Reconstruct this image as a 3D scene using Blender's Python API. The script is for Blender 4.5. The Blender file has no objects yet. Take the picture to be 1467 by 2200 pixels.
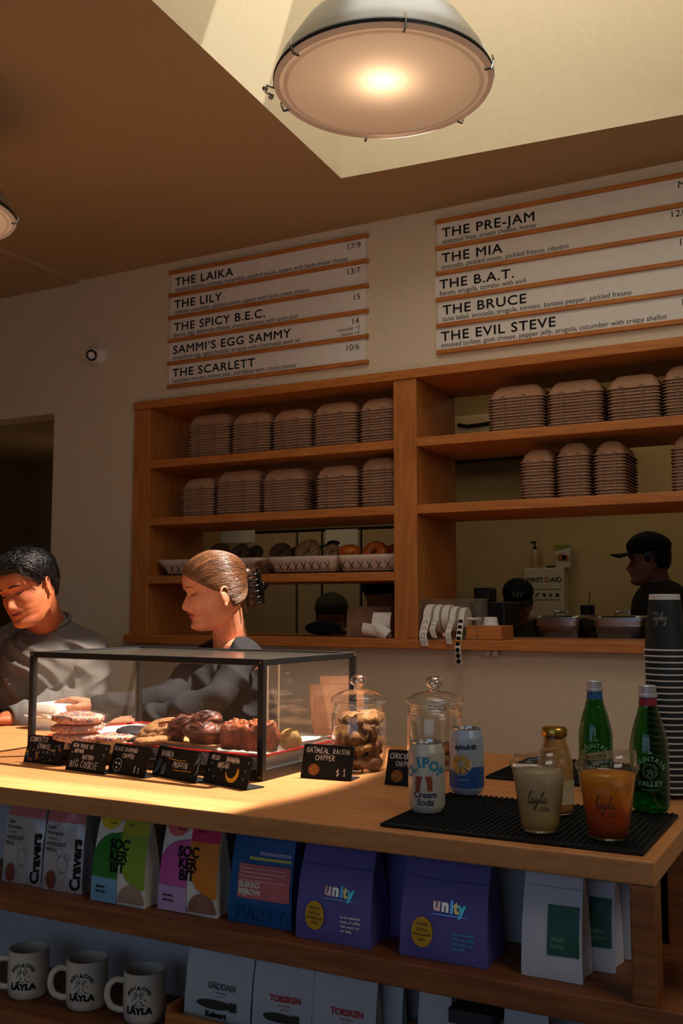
import bpy, bmesh, math, random
import numpy as np
from mathutils import Vector, Matrix, Euler, noise
rnd = random.Random(11)
sc = bpy.context.scene
COL = sc.collection
PI = math.pi
# ---------------------------------------------------------------- camera, light, exposure
FPX = 2139.0
YAW = math.radians(27.8)
PITCH = math.atan(202 / FPX)
CAMZ = 1.445
cam_data = bpy.data.cameras.new('camera')
cam = bpy.data.objects.new('camera', cam_data)
COL.objects.link(cam)
cam.location = (0, 0, CAMZ)
cam.rotation_euler = (PI / 2 + PITCH, 0, YAW)
cam_data.sensor_fit = 'VERTICAL'
cam_data.sensor_height = 36.0
cam_data.lens = FPX / 2200 * 36
cam_data.clip_start = 0.05
sc.camera = cam
sc.view_settings.view_transform = 'Standard'
sc.view_settings.look = 'None'
sc.view_settings.gamma = 1.0
sc.view_settings.use_curve_mapping = False
sc.view_settings.exposure = 0.0
sc.cycles.transparent_max_bounces = 32
sc.cycles.max_bounces = 10
sc.cycles.sample_clamp_indirect = 4.0
w = bpy.data.worlds.new('world')
sc.world = w
w.use_nodes = True
w.node_tree.nodes['Background'].inputs[0].default_value = (0.62, 0.78, 1.0, 1)
w.node_tree.nodes['Background'].inputs[1].default_value = 0.35


def lamp(name, kind, loc, energy, color, direction=None, **kw):
    d = bpy.data.lights.new(name, kind)
    d.energy = energy
    d.color = color
    for k, v in kw.items():
        setattr(d, k, v)
    o = bpy.data.objects.new(name, d)
    COL.objects.link(o)
    o.location = loc
    if direction is not None:
        o.rotation_euler = Vector(direction).to_track_quat('-Z', 'Y').to_euler()
    return o


# sunlight down the skylight well: the sun itself on the well, and an added spot standing in for the beam on the counter
lamp('sun', 'SUN', (0, 4, 6), 6.0, (1.0, 0.93, 0.80), (-0.226, -0.43, -1), angle=math.radians(0.6))
BEAM_SPOT_P = Vector((-0.66, 2.95, 3.62))
lamp('added_beam_spot', 'SPOT', BEAM_SPOT_P, 1220, (1.0, 0.85, 0.73), (-0.40, -0.36, -0.845),
     spot_size=math.radians(34.5), spot_blend=0.16, shadow_soft_size=0.018)
lamp('skylight_glow', 'AREA', (-0.75, 2.2, 4.1), 18.5, (1.0, 0.96, 0.90), (-0.05, 0.25, -1), shape='RECTANGLE', size=1.2, size_y=1.6)
lamp('window_light', 'AREA', (-1.0, -2.1, 1.75), 6.6, (0.45, 0.66, 1.0), (0.1, 1, -0.1), shape='RECTANGLE', size=3.4, size_y=1.6)
lamp('shop_fill', 'AREA', (1.2, 0.9, 2.85), 15, (1.0, 0.91, 0.78), (-0.55, 0.8, -0.6), shape='RECTANGLE', size=1.2, size_y=1.2)
lamp('kitchen_light', 'AREA', (-1.0, 5.4, 2.85), 3.4, (1.0, 0.76, 0.48), (0, 0.15, -1), shape='RECTANGLE', size=2.4, size_y=0.8)
lamp('hall_fill', 'POINT', (-3.9, 4.1, 1.9), 0.35, (1.0, 0.72, 0.44), shadow_soft_size=0.1)  # added fill that lifts the dark hallway, no fixture there
lamp('kitchen_fill_left', 'AREA', (-2.7, 4.3, 2.85), 2.6, (1.0, 0.78, 0.50), (0, 0.25, -1), shape='RECTANGLE', size=1.2, size_y=0.5)  # second added fill, brightens the cupboards behind the left bay

# ---------------------------------------------------------------- camera geometry (pixel of the photo -> place in the room)
_F0 = Vector((-math.sin(YAW), math.cos(YAW), 0)); _R = Vector((math.cos(YAW), math.sin(YAW), 0)); _Z = Vector((0, 0, 1))
_F = _F0 * math.cos(PITCH) + _Z * math.sin(PITCH); _U = _Z * math.cos(PITCH) - _F0 * math.sin(PITCH)
CP = Vector((0, 0, CAMZ))


def ray(x, y): return _F + _R * ((x - 733.5) / FPX) + _U * ((1100 - y) / FPX)
def pY(x, y, Y): d = ray(x, y); return CP + d * (Y / d.y)
def pZ(x, y, Z): d = ray(x, y); return CP + d * ((Z - CAMZ) / d.z)
def pD(x, y, z): return CP + ray(x, y) * z


# ---------------------------------------------------------------- materials
def lin(c):
    return tuple(((v / 255) / 12.92 if v / 255 <= 0.04045 else ((v / 255 + 0.055) / 1.055) ** 2.4) for v in c) + (1,)


MATS = {}


def pm(name, c, rough=0.6, metal=0.0, spec=0.4, var=0.12, scale=30, stretch=(1, 1, 1), bump=0.0, bscale=None, c2=None, trans=0, sss=0, coat=0, alpha=None):
    if name in MATS: return MATS[name]
    m = bpy.data.materials.new(name); MATS[name] = m
    m.use_nodes = True
    nt = m.node_tree; nd = nt.nodes; L = nt.links
    b = nd['Principled BSDF']
    b.inputs['Roughness'].default_value = rough
    b.inputs['Metallic'].default_value = metal
    b.inputs['Specular IOR Level'].default_value = spec
    if coat: b.inputs['Coat Weight'].default_value = coat; b.inputs['Coat Roughness'].default_value = 0.15
    if sss:
        b.inputs['Subsurface Weight'].default_value = sss
        b.inputs['Subsurface Radius'].default_value = (0.012, 0.004, 0.002)
        b.inputs['Subsurface Scale'].default_value = 1.0
    if trans: b.inputs['Transmission Weight'].default_value = trans
    tc = nd.new('ShaderNodeTexCoord'); mp = nd.new('ShaderNodeMapping'); ns = nd.new('ShaderNodeTexNoise'); rp = nd.new('ShaderNodeValToRGB')
    mp.inputs['Scale'].default_value = stretch
    ns.inputs['Scale'].default_value = scale
    ns.inputs['Detail'].default_value = 5
    L.new(tc.outputs['Object'], mp.inputs[0]); L.new(mp.outputs[0], ns.inputs[0]); L.new(ns.outputs['Fac'], rp.inputs[0])
    ca = lin(c); cb = lin(c2) if c2 else tuple(v * (1 - var) for v in ca[:3]) + (1,)
    rp.color_ramp.elements[0].position = 0.35; rp.color_ramp.elements[1].position = 0.65
    rp.color_ramp.elements[0].color = cb; rp.color_ramp.elements[1].color = ca
    L.new(rp.outputs[0], b.inputs['Base Color'])
    if bump:
        bp = nd.new('ShaderNodeBump'); bp.inputs['Strength'].default_value = bump; bp.inputs['Distance'].default_value = 0.004
        n2 = nd.new('ShaderNodeTexNoise'); n2.inputs['Scale'].default_value = bscale or scale; n2.inputs['Detail'].default_value = 6
        L.new(mp.outputs[0], n2.inputs[0]); L.new(n2.outputs['Fac'], bp.inputs['Height']); L.new(bp.outputs[0], b.inputs['Normal'])
    return m


def glassy(name, tint=(1, 1, 1), base=0.05, edge=0.75, rough=0.02, gloss=(1, 1, 1), power=3.2, haze=0.0, hazec=(200, 190, 175)):
    if name in MATS: return MATS[name]
    m = bpy.data.materials.new(name); MATS[name] = m
    m.use_nodes = True
    nt = m.node_tree; nd = nt.nodes; L = nt.links
    nd.remove(nd['Principled BSDF']); out = nd['Material Output']
    tr = nd.new('ShaderNodeBsdfTransparent'); tr.inputs[0].default_value = tuple(tint) + (1,)
    gl = nd.new('ShaderNodeBsdfGlossy'); gl.inputs['Roughness'].default_value = rough; gl.inputs[0].default_value = tuple(gloss) + (1,)
    lw = nd.new('ShaderNodeLayerWeight'); pw = nd.new('ShaderNodeMath'); pw.operation = 'POWER'; pw.inputs[1].default_value = power
    ma = nd.new('ShaderNodeMath'); ma.operation = 'MULTIPLY_ADD'; ma.inputs[1].default_value = edge; ma.inputs[2].default_value = base
    mx = nd.new('ShaderNodeMixShader')
    L.new(lw.outputs['Facing'], pw.inputs[0]); L.new(pw.outputs[0], ma.inputs[0]); L.new(ma.outputs[0], mx.inputs[0])
    L.new(tr.outputs[0], mx.inputs[1]); L.new(gl.outputs[0], mx.inputs[2])
    last = mx
    if haze:
        df = nd.new('ShaderNodeBsdfDiffuse'); df.inputs[0].default_value = lin(hazec)
        m2 = nd.new('ShaderNodeMixShader'); m2.inputs[0].default_value = haze
        L.new(mx.outputs[0], m2.inputs[1]); L.new(df.outputs[0], m2.inputs[2]); last = m2
    L.new(last.outputs[0], out.inputs[0])
    return m


def emissive(name, c, s):
    m = bpy.data.materials.new(name); MATS[name] = m; m.use_nodes = True
    b = m.node_tree.nodes['Principled BSDF']
    b.inputs['Base Color'].default_value = lin(c); b.inputs['Emission Color'].default_value = lin(c); b.inputs['Emission Strength'].default_value = s
    return m


OAK = pm('oak_wood', (206, 145, 90), 0.42, spec=0.35, c2=(192, 129, 75), scale=6, stretch=(1.2, 14, 14), bump=0.05, bscale=40)
OAKV = pm('oak_wood_vertical_grain', (196, 126, 62), 0.45, spec=0.35, c2=(172, 104, 48), scale=6, stretch=(14, 14, 1.2), bump=0.05, bscale=40)
OAKH = pm('oak_wood_shelving', (200, 128, 62), 0.45, spec=0.35, c2=(176, 106, 48), scale=6, stretch=(1.2, 14, 14), bump=0.05, bscale=40)
DARKWOOD = pm('dark_stained_wood', (64, 36, 20), 0.5, c2=(44, 24, 14), scale=6, stretch=(12, 12, 1.2))
OAKF = pm('oak_wood_shaded_front', (150, 92, 50), 0.5, spec=0.3, c2=(124, 72, 38), scale=6, stretch=(1.2, 14, 14), bump=0.05, bscale=40)  # darker copy of the counter oak; dimness of the front put into its colour
WALL = pm('cream_painted_wall', (224, 209, 180), 0.85, spec=0.2, var=0.05, scale=90, bump=0.12, bscale=260)
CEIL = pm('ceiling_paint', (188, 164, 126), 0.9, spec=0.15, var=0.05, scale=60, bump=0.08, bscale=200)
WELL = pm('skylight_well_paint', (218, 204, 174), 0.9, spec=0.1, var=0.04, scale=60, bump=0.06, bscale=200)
BLACKMETAL = pm('black_painted_metal', (26, 27, 27), 0.45, spec=0.5, var=0.2)
STEEL = pm('stainless_steel', (200, 200, 200), 0.25, metal=1.0, var=0.06, scale=12, stretch=(1, 1, 14))
ALU = pm('brushed_aluminium', (158, 158, 152), 0.42, metal=0.7, var=0.06, scale=10, stretch=(1, 1, 30))
BRASS = pm('brass', (212, 170, 84), 0.3, metal=1.0)
WHITE = pm('white_paint', (232, 230, 224), 0.6, var=0.04)
PAPER = pm('white_paper', (232, 228, 218), 0.8, var=0.04, spec=0.2)
INK = pm('black_ink', (22, 20, 20), 0.7, spec=0.2, var=0.05)
BOARD = pm('black_chalkboard', (24, 25, 26), 0.75, spec=0.25, var=0.25, scale=60)
CHALK = pm('white_chalk', (226, 226, 222), 0.9, spec=0.1, var=0.25, scale=300)
CGLASS = glassy('clear_case_glass', base=0.04, edge=0.55, haze=0.03)
JGLASS = glassy('clear_jar_glass', tint=(0.97, 0.975, 0.97), base=0.05, edge=0.7, power=2.2)
ACRYL = glassy('clear_acrylic', tint=(0.93, 0.92, 0.9), base=0.05, edge=0.5, haze=0.1)


# ---------------------------------------------------------------- geometry: a geo is [verts, faces]
def box(x0, x1, y0, y1, z0, z1):
    v = [(x0, y0, z0), (x1, y0, z0), (x1, y1, z0), (x0, y1, z0), (x0, y0, z1), (x1, y0, z1), (x1, y1, z1), (x0, y1, z1)]
    return [v, [(0, 3, 2, 1), (4, 5, 6, 7), (0, 1, 5, 4), (1, 2, 6, 5), (2, 3, 7, 6), (3, 0, 4, 7)]]


def cbox(c, s): return box(c[0] - s[0] / 2, c[0] + s[0] / 2, c[1] - s[1] / 2, c[1] + s[1] / 2, c[2] - s[2] / 2, c[2] + s[2] / 2)


def cat(*gs):
    v = []; f = []
    for g in gs:
        n = len(v); v.extend(g[0]); f.extend([tuple(i + n for i in q) for q in g[1]])
    return [v, f]


def tf(g, M): return [[tuple(M @ Vector(p)) for p in g[0]], g[1]]
def mv(g, x, y, z): return [[(p[0] + x, p[1] + y, p[2] + z) for p in g[0]], g[1]]
def T(x, y, z): return Matrix.Translation((x, y, z))
def RX(a): return Matrix.Rotation(a, 4, 'X')
def RY(a): return Matrix.Rotation(a, 4, 'Y')
def RZ(a): return Matrix.Rotation(a, 4, 'Z')
def SC(x, y, z): return Matrix.Diagonal((x, y, z, 1))


def loft(rings, cap0=True, cap1=True, closed=True):
    v = []; f = []; n = len(rings[0])
    for r in rings: v.extend(r)
    for i in range(len(rings) - 1):
        for j in range(n if closed else n - 1):
            k = (j + 1) % n
            f.append((i * n + j, i * n + k, (i + 1) * n + k, (i + 1) * n + j))
    if cap0: f.append(tuple(range(n - 1, -1, -1)))
    if cap1: f.append(tuple((len(rings) - 1) * n + j for j in range(n)))
    return [v, f]


def lathe(prof, n=32, cap0=True, cap1=True):
    return loft([[(r * math.cos(2 * PI * j / n), r * math.sin(2 * PI * j / n), z) for j in range(n)] for r, z in prof], cap0, cap1)


def rrect(w, d, r, z, n=5, cx=0, cy=0):
    o = []
    r = min(r, w / 2 - 1e-4, d / 2 - 1e-4)
    for sx, sy, a0 in ((1, 1, 0), (-1, 1, PI / 2), (-1, -1, PI), (1, -1, 1.5 * PI)):
        for i in range(n + 1):
            a = a0 + PI / 2 * i / n
            o.append((cx + sx * (w / 2 - r) + r * math.cos(a), cy + sy * (d / 2 - r) + r * math.sin(a), z))
    return o


def frame_axes(d):
    d = Vector(d).normalized()
    a = Vector((0, 0, 1)) if abs(d.z) < 0.9 else Vector((1, 0, 0))
    u = d.cross(a).normalized(); return u, d.cross(u).normalized()


def tube(pts, r, n=8, cap=True):
    pts = [Vector(p) for p in pts]; rings = []
    u = None
    for i, p in enumerate(pts):
        d = (pts[min(i + 1, len(pts) - 1)] - pts[max(i - 1, 0)])
        if d.length < 1e-9: d = Vector((0, 0, 1))
        d.normalize()
        if u is None: u, v = frame_axes(d)
        else:
            u = (u - d * u.dot(d)); u = u.normalized() if u.length > 1e-6 else frame_axes(d)[0]; v = d.cross(u).normalized()
        rr = r[i] if isinstance(r, (list, tuple)) else r
        rings.append([tuple(p + u * (rr * math.cos(2 * PI * j / n)) + v * (rr * math.sin(2 * PI * j / n))) for j in range(n)])
    return loft(rings, cap, cap)


def capsule(a, b, ra, rb, n=14, m=5):
    a = Vector(a); b = Vector(b); d = b - a
    if d.length < 1e-6: d = Vector((0, 0, 1e-5))
    D = d.normalized(); u, v = frame_axes(D); rings = []
    for i in range(m + 1):
        t = PI / 2 * (1 - i / m); rings.append((a - D * (ra * math.sin(t)), max(ra * math.cos(t), ra * 0.02)))
    for i in range(m + 1):
        t = PI / 2 * i / m; rings.append((b + D * (rb * math.sin(t)), max(rb * math.cos(t), rb * 0.02)))
    return loft([[tuple(c + u * (r * math.cos(2 * PI * j / n)) + v * (r * math.sin(2 * PI * j / n))) for j in range(n)] for c, r in rings])


def ball(c, r, n=20, m=12):
    if not isinstance(r, (list, tuple, Vector)): r = (r, r, r)
    rings = []
    for i in range(m + 1):
        t = -PI / 2 + PI * i / m; k = max(math.cos(t), 0.01)
        rings.append([(c[0] + r[0] * k * math.cos(2 * PI * j / n), c[1] + r[1] * k * math.sin(2 * PI * j / n), c[2] + r[2] * math.sin(t)) for j in range(n)])
    return loft(rings)


def lumpy(g, amp, freq, seed=0, c=None):
    off = Vector((seed * 7.13, seed * 3.7, seed * 1.9)); o = []
    cx = Vector(c) if c else sum((Vector(p) for p in g[0]), Vector()) / len(g[0])
    for p in g[0]:
        p = Vector(p); d = (p - cx); d = d.normalized() if d.length > 1e-9 else Vector((0, 0, 1))
        k = noise.noise(p * freq + off) + 0.5 * noise.noise(p * freq * 2.3 + off)
        o.append(tuple(p + d * (amp * k)))
    return [o, g[1]]


def prism(outline, t, axis='y'):
    """a flat outline [(x,z)] given thickness t along y (from 0 back to +t)"""
    n = len(outline)
    v = [(x, 0, z) for x, z in outline] + [(x, t, z) for x, z in outline]
    f = [tuple(range(n)), tuple(range(2 * n - 1, n - 1, -1))] + [(j, j + n, (j + 1) % n + n, (j + 1) % n) for j in range(n)]
    return [v, f]


# ---------------------------------------------------------------- objects
def mk(name, g, mat, parent=None, smooth=False, bevel=0, seg=2, fm=None, auto=None):
    me = bpy.data.meshes.new(name)
    me.from_pydata([tuple(p) for p in g[0]], [], [tuple(q) for q in g[1]])
    ms = mat if isinstance(mat, (list, tuple)) else [mat]
    for m in ms: me.materials.append(m)
    if fm is not None:
        me.polygons.foreach_set('material_index', fm)
    bm = bmesh.new(); bm.from_mesh(me); bmesh.ops.recalc_face_normals(bm, faces=bm.faces[:]); bm.to_mesh(me); bm.free()
    if smooth:
        me.polygons.foreach_set('use_smooth', [True] * len(me.polygons))
        if auto:
            try: me.set_sharp_from_angle(angle=math.radians(auto))
            except Exception: pass
    me.update()
    o = bpy.data.objects.new(name, me); COL.objects.link(o)
    if bevel:
        b = o.modifiers.new('bevel', 'BEVEL'); b.width = bevel; b.segments = seg; b.limit_method = 'ANGLE'
    if parent is not None: o.parent = parent
    return o


def tag(o, label, cat_, group=None):
    o['label'] = label; o['category'] = cat_
    if group: o['group'] = group
    return o


def thing(name, label, cat_, loc=(0, 0, 0), rz=0, group=None):
    o = bpy.data.objects.new(name, None); COL.objects.link(o)
    o.location = loc; o.rotation_euler = (0, 0, rz); o.empty_display_size = 0.05
    return tag(o, label, cat_, group)


def struct(name, g, mat, bevel=0, parent=None):
    o = mk(name, g, mat, parent, bevel=bevel)
    if parent is None: o['kind'] = 'structure'
    return o


# ---------------------------------------------------------------- lettering
_tc = {}


def text_geo(s, size=1.0, bold=0.0, align='LEFT', sx=1.0, shear=0.0, space=1.0):
    key = (s, round(bold / max(size, 1e-6), 4), align, sx, shear, space)
    if key not in _tc:
        cu = bpy.data.curves.new('lettering_curve', 'FONT'); cu.body = s; cu.size = 1.0; cu.align_x = align
        cu.offset = bold / size; cu.shear = shear; cu.space_character = space; cu.resolution_u = 3
        ob = bpy.data.objects.new('lettering_curve', cu); COL.objects.link(ob)
        dg = bpy.context.evaluated_depsgraph_get()
        me = bpy.data.meshes.new_from_object(ob.evaluated_get(dg))
        _tc[key] = [[(v.co.x * sx, v.co.y, 0) for v in me.vertices], [tuple(p.vertices) for p in me.polygons]]
        bpy.data.objects.remove(ob); bpy.data.curves.remove(cu); bpy.data.meshes.remove(me)
    g = _tc[key]
    return [[(p[0] * size, p[1] * size, 0) for p in g[0]], g[1]]


STROKES = {
 'A': [[(0, 0), (.3, 1), (.6, 0)], [(.1, .35), (.5, .35)]], 'B': [[(0, 0), (0, 1), (.45, .9), (.45, .6), (0, .5), (.55, .4), (.5, .05), (0, 0)]],
 'C': [[(.55, .9), (.3, 1), (.05, .75), (0, .4), (.2, .02), (.55, .1)]], 'D': [[(0, 0), (0, 1), (.4, .85), (.55, .5), (.4, .1), (0, 0)]],
 'E': [[(.5, 1), (0, 1), (0, 0), (.5, 0)], [(0, .5), (.4, .5)]], 'F': [[(.5, 1), (0, 1), (0, 0)], [(0, .5), (.4, .5)]],
 'G': [[(.55, .85), (.3, 1), (.02, .7), (.02, .3), (.3, 0), (.55, .15), (.55, .45), (.3, .45)]], 'H': [[(0, 0), (0, 1)], [(.5, 0), (.5, 1)], [(0, .5), (.5, .5)]],
 'I': [[(.1, 0), (.1, 1)]], 'J': [[(.4, 1), (.4, .15), (.2, 0), (0, .15)]], 'K': [[(0, 0), (0, 1)], [(.5, 1), (0, .45), (.5, 0)]], 'L': [[(0, 1), (0, 0), (.5, 0)]],
 'M': [[(0, 0), (.08, 1), (.35, .4), (.6, 1), (.7, 0)]], 'N': [[(0, 0), (0, 1), (.5, 0), (.5, 1)]], 'O': [[(.3, 1), (.05, .75), (.05, .25), (.3, 0), (.55, .25), (.55, .75), (.3, 1)]],
 'P': [[(0, 0), (0, 1), (.45, .95), (.5, .6), (0, .48)]], 'R': [[(0, 0), (0, 1), (.45, .95), (.45, .6), (0, .5), (.5, 0)]],
 'S': [[(.5, .9), (.25, 1), (.05, .8), (.15, .58), (.45, .42), (.45, .12), (.2, 0), (0, .12)]], 'T': [[(0, 1), (.55, 1)], [(.28, 1), (.28, 0)]],
 'U': [[(0, 1), (0, .2), (.25, 0), (.5, .2), (.5, 1)]], 'V': [[(0, 1), (.28, 0), (.55, 1)]], 'W': [[(0, 1), (.18, 0), (.35, .6), (.52, 0), (.7, 1)]],
 '$': [[(.5, .85), (.25, .95), (.05, .75), (.25, .5), (.48, .3), (.3, .05), (.02, .15)], [(.27, 1.1), (.27, -.1)]], '1': [[(.05, .8), (.22, 1), (.22, 0)], [(.05, 0), (.4, 0)]],
 '!': [[(.1, 1), (.1, .3)], [(.1, .1), (.1, 0)]], '/': [[(0, -.05), (.35, 1.05)]], '-': [[(0, .5), (.35, .5)]], ' ': []}


def ribbon(pts, wd, cyc=False):
    """flat stroke in the XY plane"""
    g = [[], []]
    for (a, b) in zip(pts[:-1], pts[1:]):
        a = Vector((a[0], a[1])); b = Vector((b[0], b[1])); d = b - a
        if d.length < 1e-7: continue
        d.normalize(); n = Vector((-d.y, d.x)) * (wd / 2); e = d * (wd * 0.4)
        n0 = len(g[0])
        g[0].extend([(*(a - e + n), 0), (*(a - e - n), 0), (*(b + e - n), 0), (*(b + e + n), 0)])
        g[1].append((n0, n0 + 1, n0 + 2, n0 + 3))
    return g


def chalk(s, x, y, h, wd, jit=0.04):
    g = [[], []]; r = random.Random(len(s) * 31 + int(x * 1e4)); cx = x
    for ch in s:
        hh = h * (1 + r.uniform(-.08, .08)); dy = r.uniform(-.05, .05) * h; wmax = 0.35
        for st in STROKES.get(ch, []):
            pts = [(cx + (px + r.uniform(-jit, jit)) * hh * .95, y + dy + (py + r.uniform(-jit, jit)) * hh) for px, py in st]
            g = cat(g, ribbon(pts, wd)); wmax = max(wmax, max(p[0] for p in st))
        cx += (wmax + .22) * h * .95
    return g


def ellipse_geo(cx, cy, rx, ry, n=20, rot=0):
    c, s = math.cos(rot), math.sin(rot)
    return [[(cx + rx * math.cos(2 * PI * i / n) * c - ry * math.sin(2 * PI * i / n) * s, cy + rx * math.cos(2 * PI * i / n) * s + ry * math.sin(2 * PI * i / n) * c, 0) for i in range(n)], [tuple(range(n))]]


def poly_geo(pts): return [[(x, y, 0) for x, y in pts], [tuple(range(len(pts)))]]


def wrap(g, rz, a0, z0, off=0.0006):
    """lay flat artwork (x right, y up) round an upright body of revolution with radius rz(z), centred at angle a0"""
    o = []
    for p in g[0]:
        z = z0 + p[1]; r = rz(z) + off; a = a0 + p[0] / rz(z)
        o.append((r * math.cos(a), r * math.sin(a), z))
    return [o, g[1]]


def wallart(g, x, y, z): return [[(x + p[0], y, z + p[1]) for p in g[0]], g[1]]


def remesh(g, voxel, smooth=3, fac=0.5):
    me = bpy.data.meshes.new('tmp_body'); me.from_pydata(g[0], [], g[1])
    bm = bmesh.new(); bm.from_mesh(me); bmesh.ops.recalc_face_normals(bm, faces=bm.faces[:]); bm.to_mesh(me); bm.free()
    ob = bpy.data.objects.new('tmp_body', me); COL.objects.link(ob)
    r = ob.modifiers.new('r', 'REMESH'); r.mode = 'VOXEL'; r.voxel_size = voxel; r.adaptivity = 0
    if smooth:
        s = ob.modifiers.new('s', 'SMOOTH'); s.factor = fac; s.iterations = smooth
    dg = bpy.context.evaluated_depsgraph_get()
    m2 = bpy.data.meshes.new_from_object(ob.evaluated_get(dg))
    n = len(m2.vertices); co = np.empty(n * 3); m2.vertices.foreach_get('co', co)
    out = [[tuple(p) for p in co.reshape(-1, 3)], [tuple(p.vertices) for p in m2.polygons]]
    bpy.data.objects.remove(ob); bpy.data.meshes.remove(me); bpy.data.meshes.remove(m2)
    return out
# ================================================================ the room
YW = 3.45; ZC = 2.965; CT = 1.07
OX0, OX1, OZ0, OZ1 = -2.853, -0.10, 1.287, 2.347       # pass-through opening in the back wall
DX = -3.342; DZ = 2.346                                 # doorway edge and head
XR = 2.6; XL = -4.9; YF = -2.6; WB = 3.85
struct('wall_back', cat(box(DX, OX0, YW, WB, 0, ZC), box(OX1, XR, YW, WB, 0, ZC), box(OX0, OX1, YW, WB, 0, OZ0), box(OX0, OX1, YW, WB, OZ1, ZC),
                        box(XL, DX, YW, YW + 0.12, DZ, ZC), box(XL, -4.35, YW, WB, 0, DZ)), WALL)
struct('wall_left', box(XL - .1, XL, YF, 6.3, 0, 3.2), WALL)
struct('wall_right', box(XR, XR + .1, YF, 6.3, 0, 3.2), WALL)
struct('wall_front', cat(box(XL, XR, YF - .1, YF, 0, .85), box(XL, XR, YF - .1, YF, 2.6, 3.2), box(XL, -3.0, YF - .1, YF, .85, 2.6), box(1.0, XR, YF - .1, YF, .85, 2.6)), WALL)
struct('window_1', cat(box(-3.0, 1.0, YF - .07, YF - .03, .85, .91), box(-3.0, 1.0, YF - .07, YF - .03, 2.54, 2.6), *[box(x - .03, x + .03, YF - .07, YF - .03, .9, 2.56) for x in (-2.97, -1.65, -.35, .97)]), BLACKMETAL)
struct('floor', box(XL, XR, YF, 6.3, -.1, 0), pm('concrete_floor', (120, 112, 104), 0.6, var=0.2, scale=5))
# ceiling with the skylight opening; the well rises to a glazed roof light
SA, SB, SCn = (-1.530, 1.80), (-1.599, 3.03), (-0.25, 3.13)
SD, SE = (-0.25, 1.3), (-1.497, 1.3)
ceil_pts = [(SE[0], SE[1]), (SB[0], SB[1]), (SCn[0], SCn[1]), (SD[0], SD[1])]
zt = ZC + 1.32
cg = cat([[(XL, YF, ZC), (SE[0], YF, ZC), (SE[0], SE[1], ZC), (SB[0], SB[1], ZC), (SB[0], YW, ZC), (XL, YW, ZC)], [(0, 1, 2, 3, 4, 5)]],
         [[(SE[0], YF, ZC), (XR, YF, ZC), (XR, SE[1], ZC), (SE[0], SE[1], ZC)], [(0, 1, 2, 3)]],
         [[(SD[0], SD[1], ZC), (XR, SD[1], ZC), (XR, YW, ZC), (SCn[0], YW, ZC), (SCn[0], SCn[1], ZC)], [(0, 1, 2, 3, 4)]],
         [[(SB[0], SB[1], ZC), (SCn[0], SCn[1], ZC), (SCn[0], YW, ZC), (SB[0], YW, ZC)], [(0, 1, 2, 3)]])
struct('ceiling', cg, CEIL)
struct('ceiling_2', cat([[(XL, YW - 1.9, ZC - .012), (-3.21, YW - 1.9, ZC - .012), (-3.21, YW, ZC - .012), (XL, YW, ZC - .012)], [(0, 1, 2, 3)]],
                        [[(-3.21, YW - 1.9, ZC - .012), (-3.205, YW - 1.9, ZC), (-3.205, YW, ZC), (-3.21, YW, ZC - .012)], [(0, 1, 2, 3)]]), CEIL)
def vwall(a, b): return [[(a[0], a[1], ZC), (b[0], b[1], ZC), (b[0], b[1], zt), (a[0], a[1], zt)], [(0, 1, 2, 3)]]
struct('wall_skylight', cat(vwall(SE, SB), vwall(SB, SCn), vwall(SCn, SD), vwall(SD, SE)), WELL)
struct('window_skylight_masked', cat(box(-1.66, -.2, 3.05, 3.2, zt, zt + .06), box(-1.66, -.2, 1.22, 1.34, zt, zt + .06), box(-1.66, -1.5, 1.3, 3.1, zt, zt + .06), box(-.3, -.2, 1.3, 3.1, zt, zt + .06),
                              box(-1.52, -.24, 1.3, 2.68, zt + .01, zt + .05)), WHITE)  # last box: added opaque panel, unseen, narrows the sun to a band
struct('wall_roof', box(XL - .2, XR + .2, YF - .2, 1.2, 3.2, 3.3), WHITE)
struct('wall_roof_2', cat(box(XL - .2, -1.75, 1.2, 6.5, 3.2, 3.3), box(-.1, XR + .2, 1.2, 6.5, 3.2, 3.3), box(-1.75, -.1, 3.25, 6.5, 3.2, 3.3)), WHITE)
# hallway behind the doorway
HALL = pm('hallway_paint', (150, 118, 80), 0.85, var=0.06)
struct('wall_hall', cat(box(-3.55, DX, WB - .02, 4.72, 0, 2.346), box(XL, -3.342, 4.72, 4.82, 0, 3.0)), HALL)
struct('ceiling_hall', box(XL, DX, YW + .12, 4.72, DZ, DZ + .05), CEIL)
struct('trim_1', cat(box(-4.36, -3.76, 4.64, 4.72, 2.0, 2.14), box(-3.82, -3.70, 4.62, 4.72, 0, 2.14)), DARKWOOD)
struct('door_1', cat(box(-4.5, -3.82, 4.68, 4.715, 0, 2.0)), pm('dark_green_door', (30, 34, 28), 0.5))
# kitchen
KB = 6.2
struct('wall_kitchen', box(-4.9, 2.6, KB, KB + .1, 0, 3.2), pm('kitchen_wall_paint', (206, 180, 128), 0.85, var=0.06, scale=8))
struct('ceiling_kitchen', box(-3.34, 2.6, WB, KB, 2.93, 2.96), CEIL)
struct('wall_kitchen_left', box(-4.85, -4.75, WB, KB, 0, 2.93), HALL)

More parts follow.
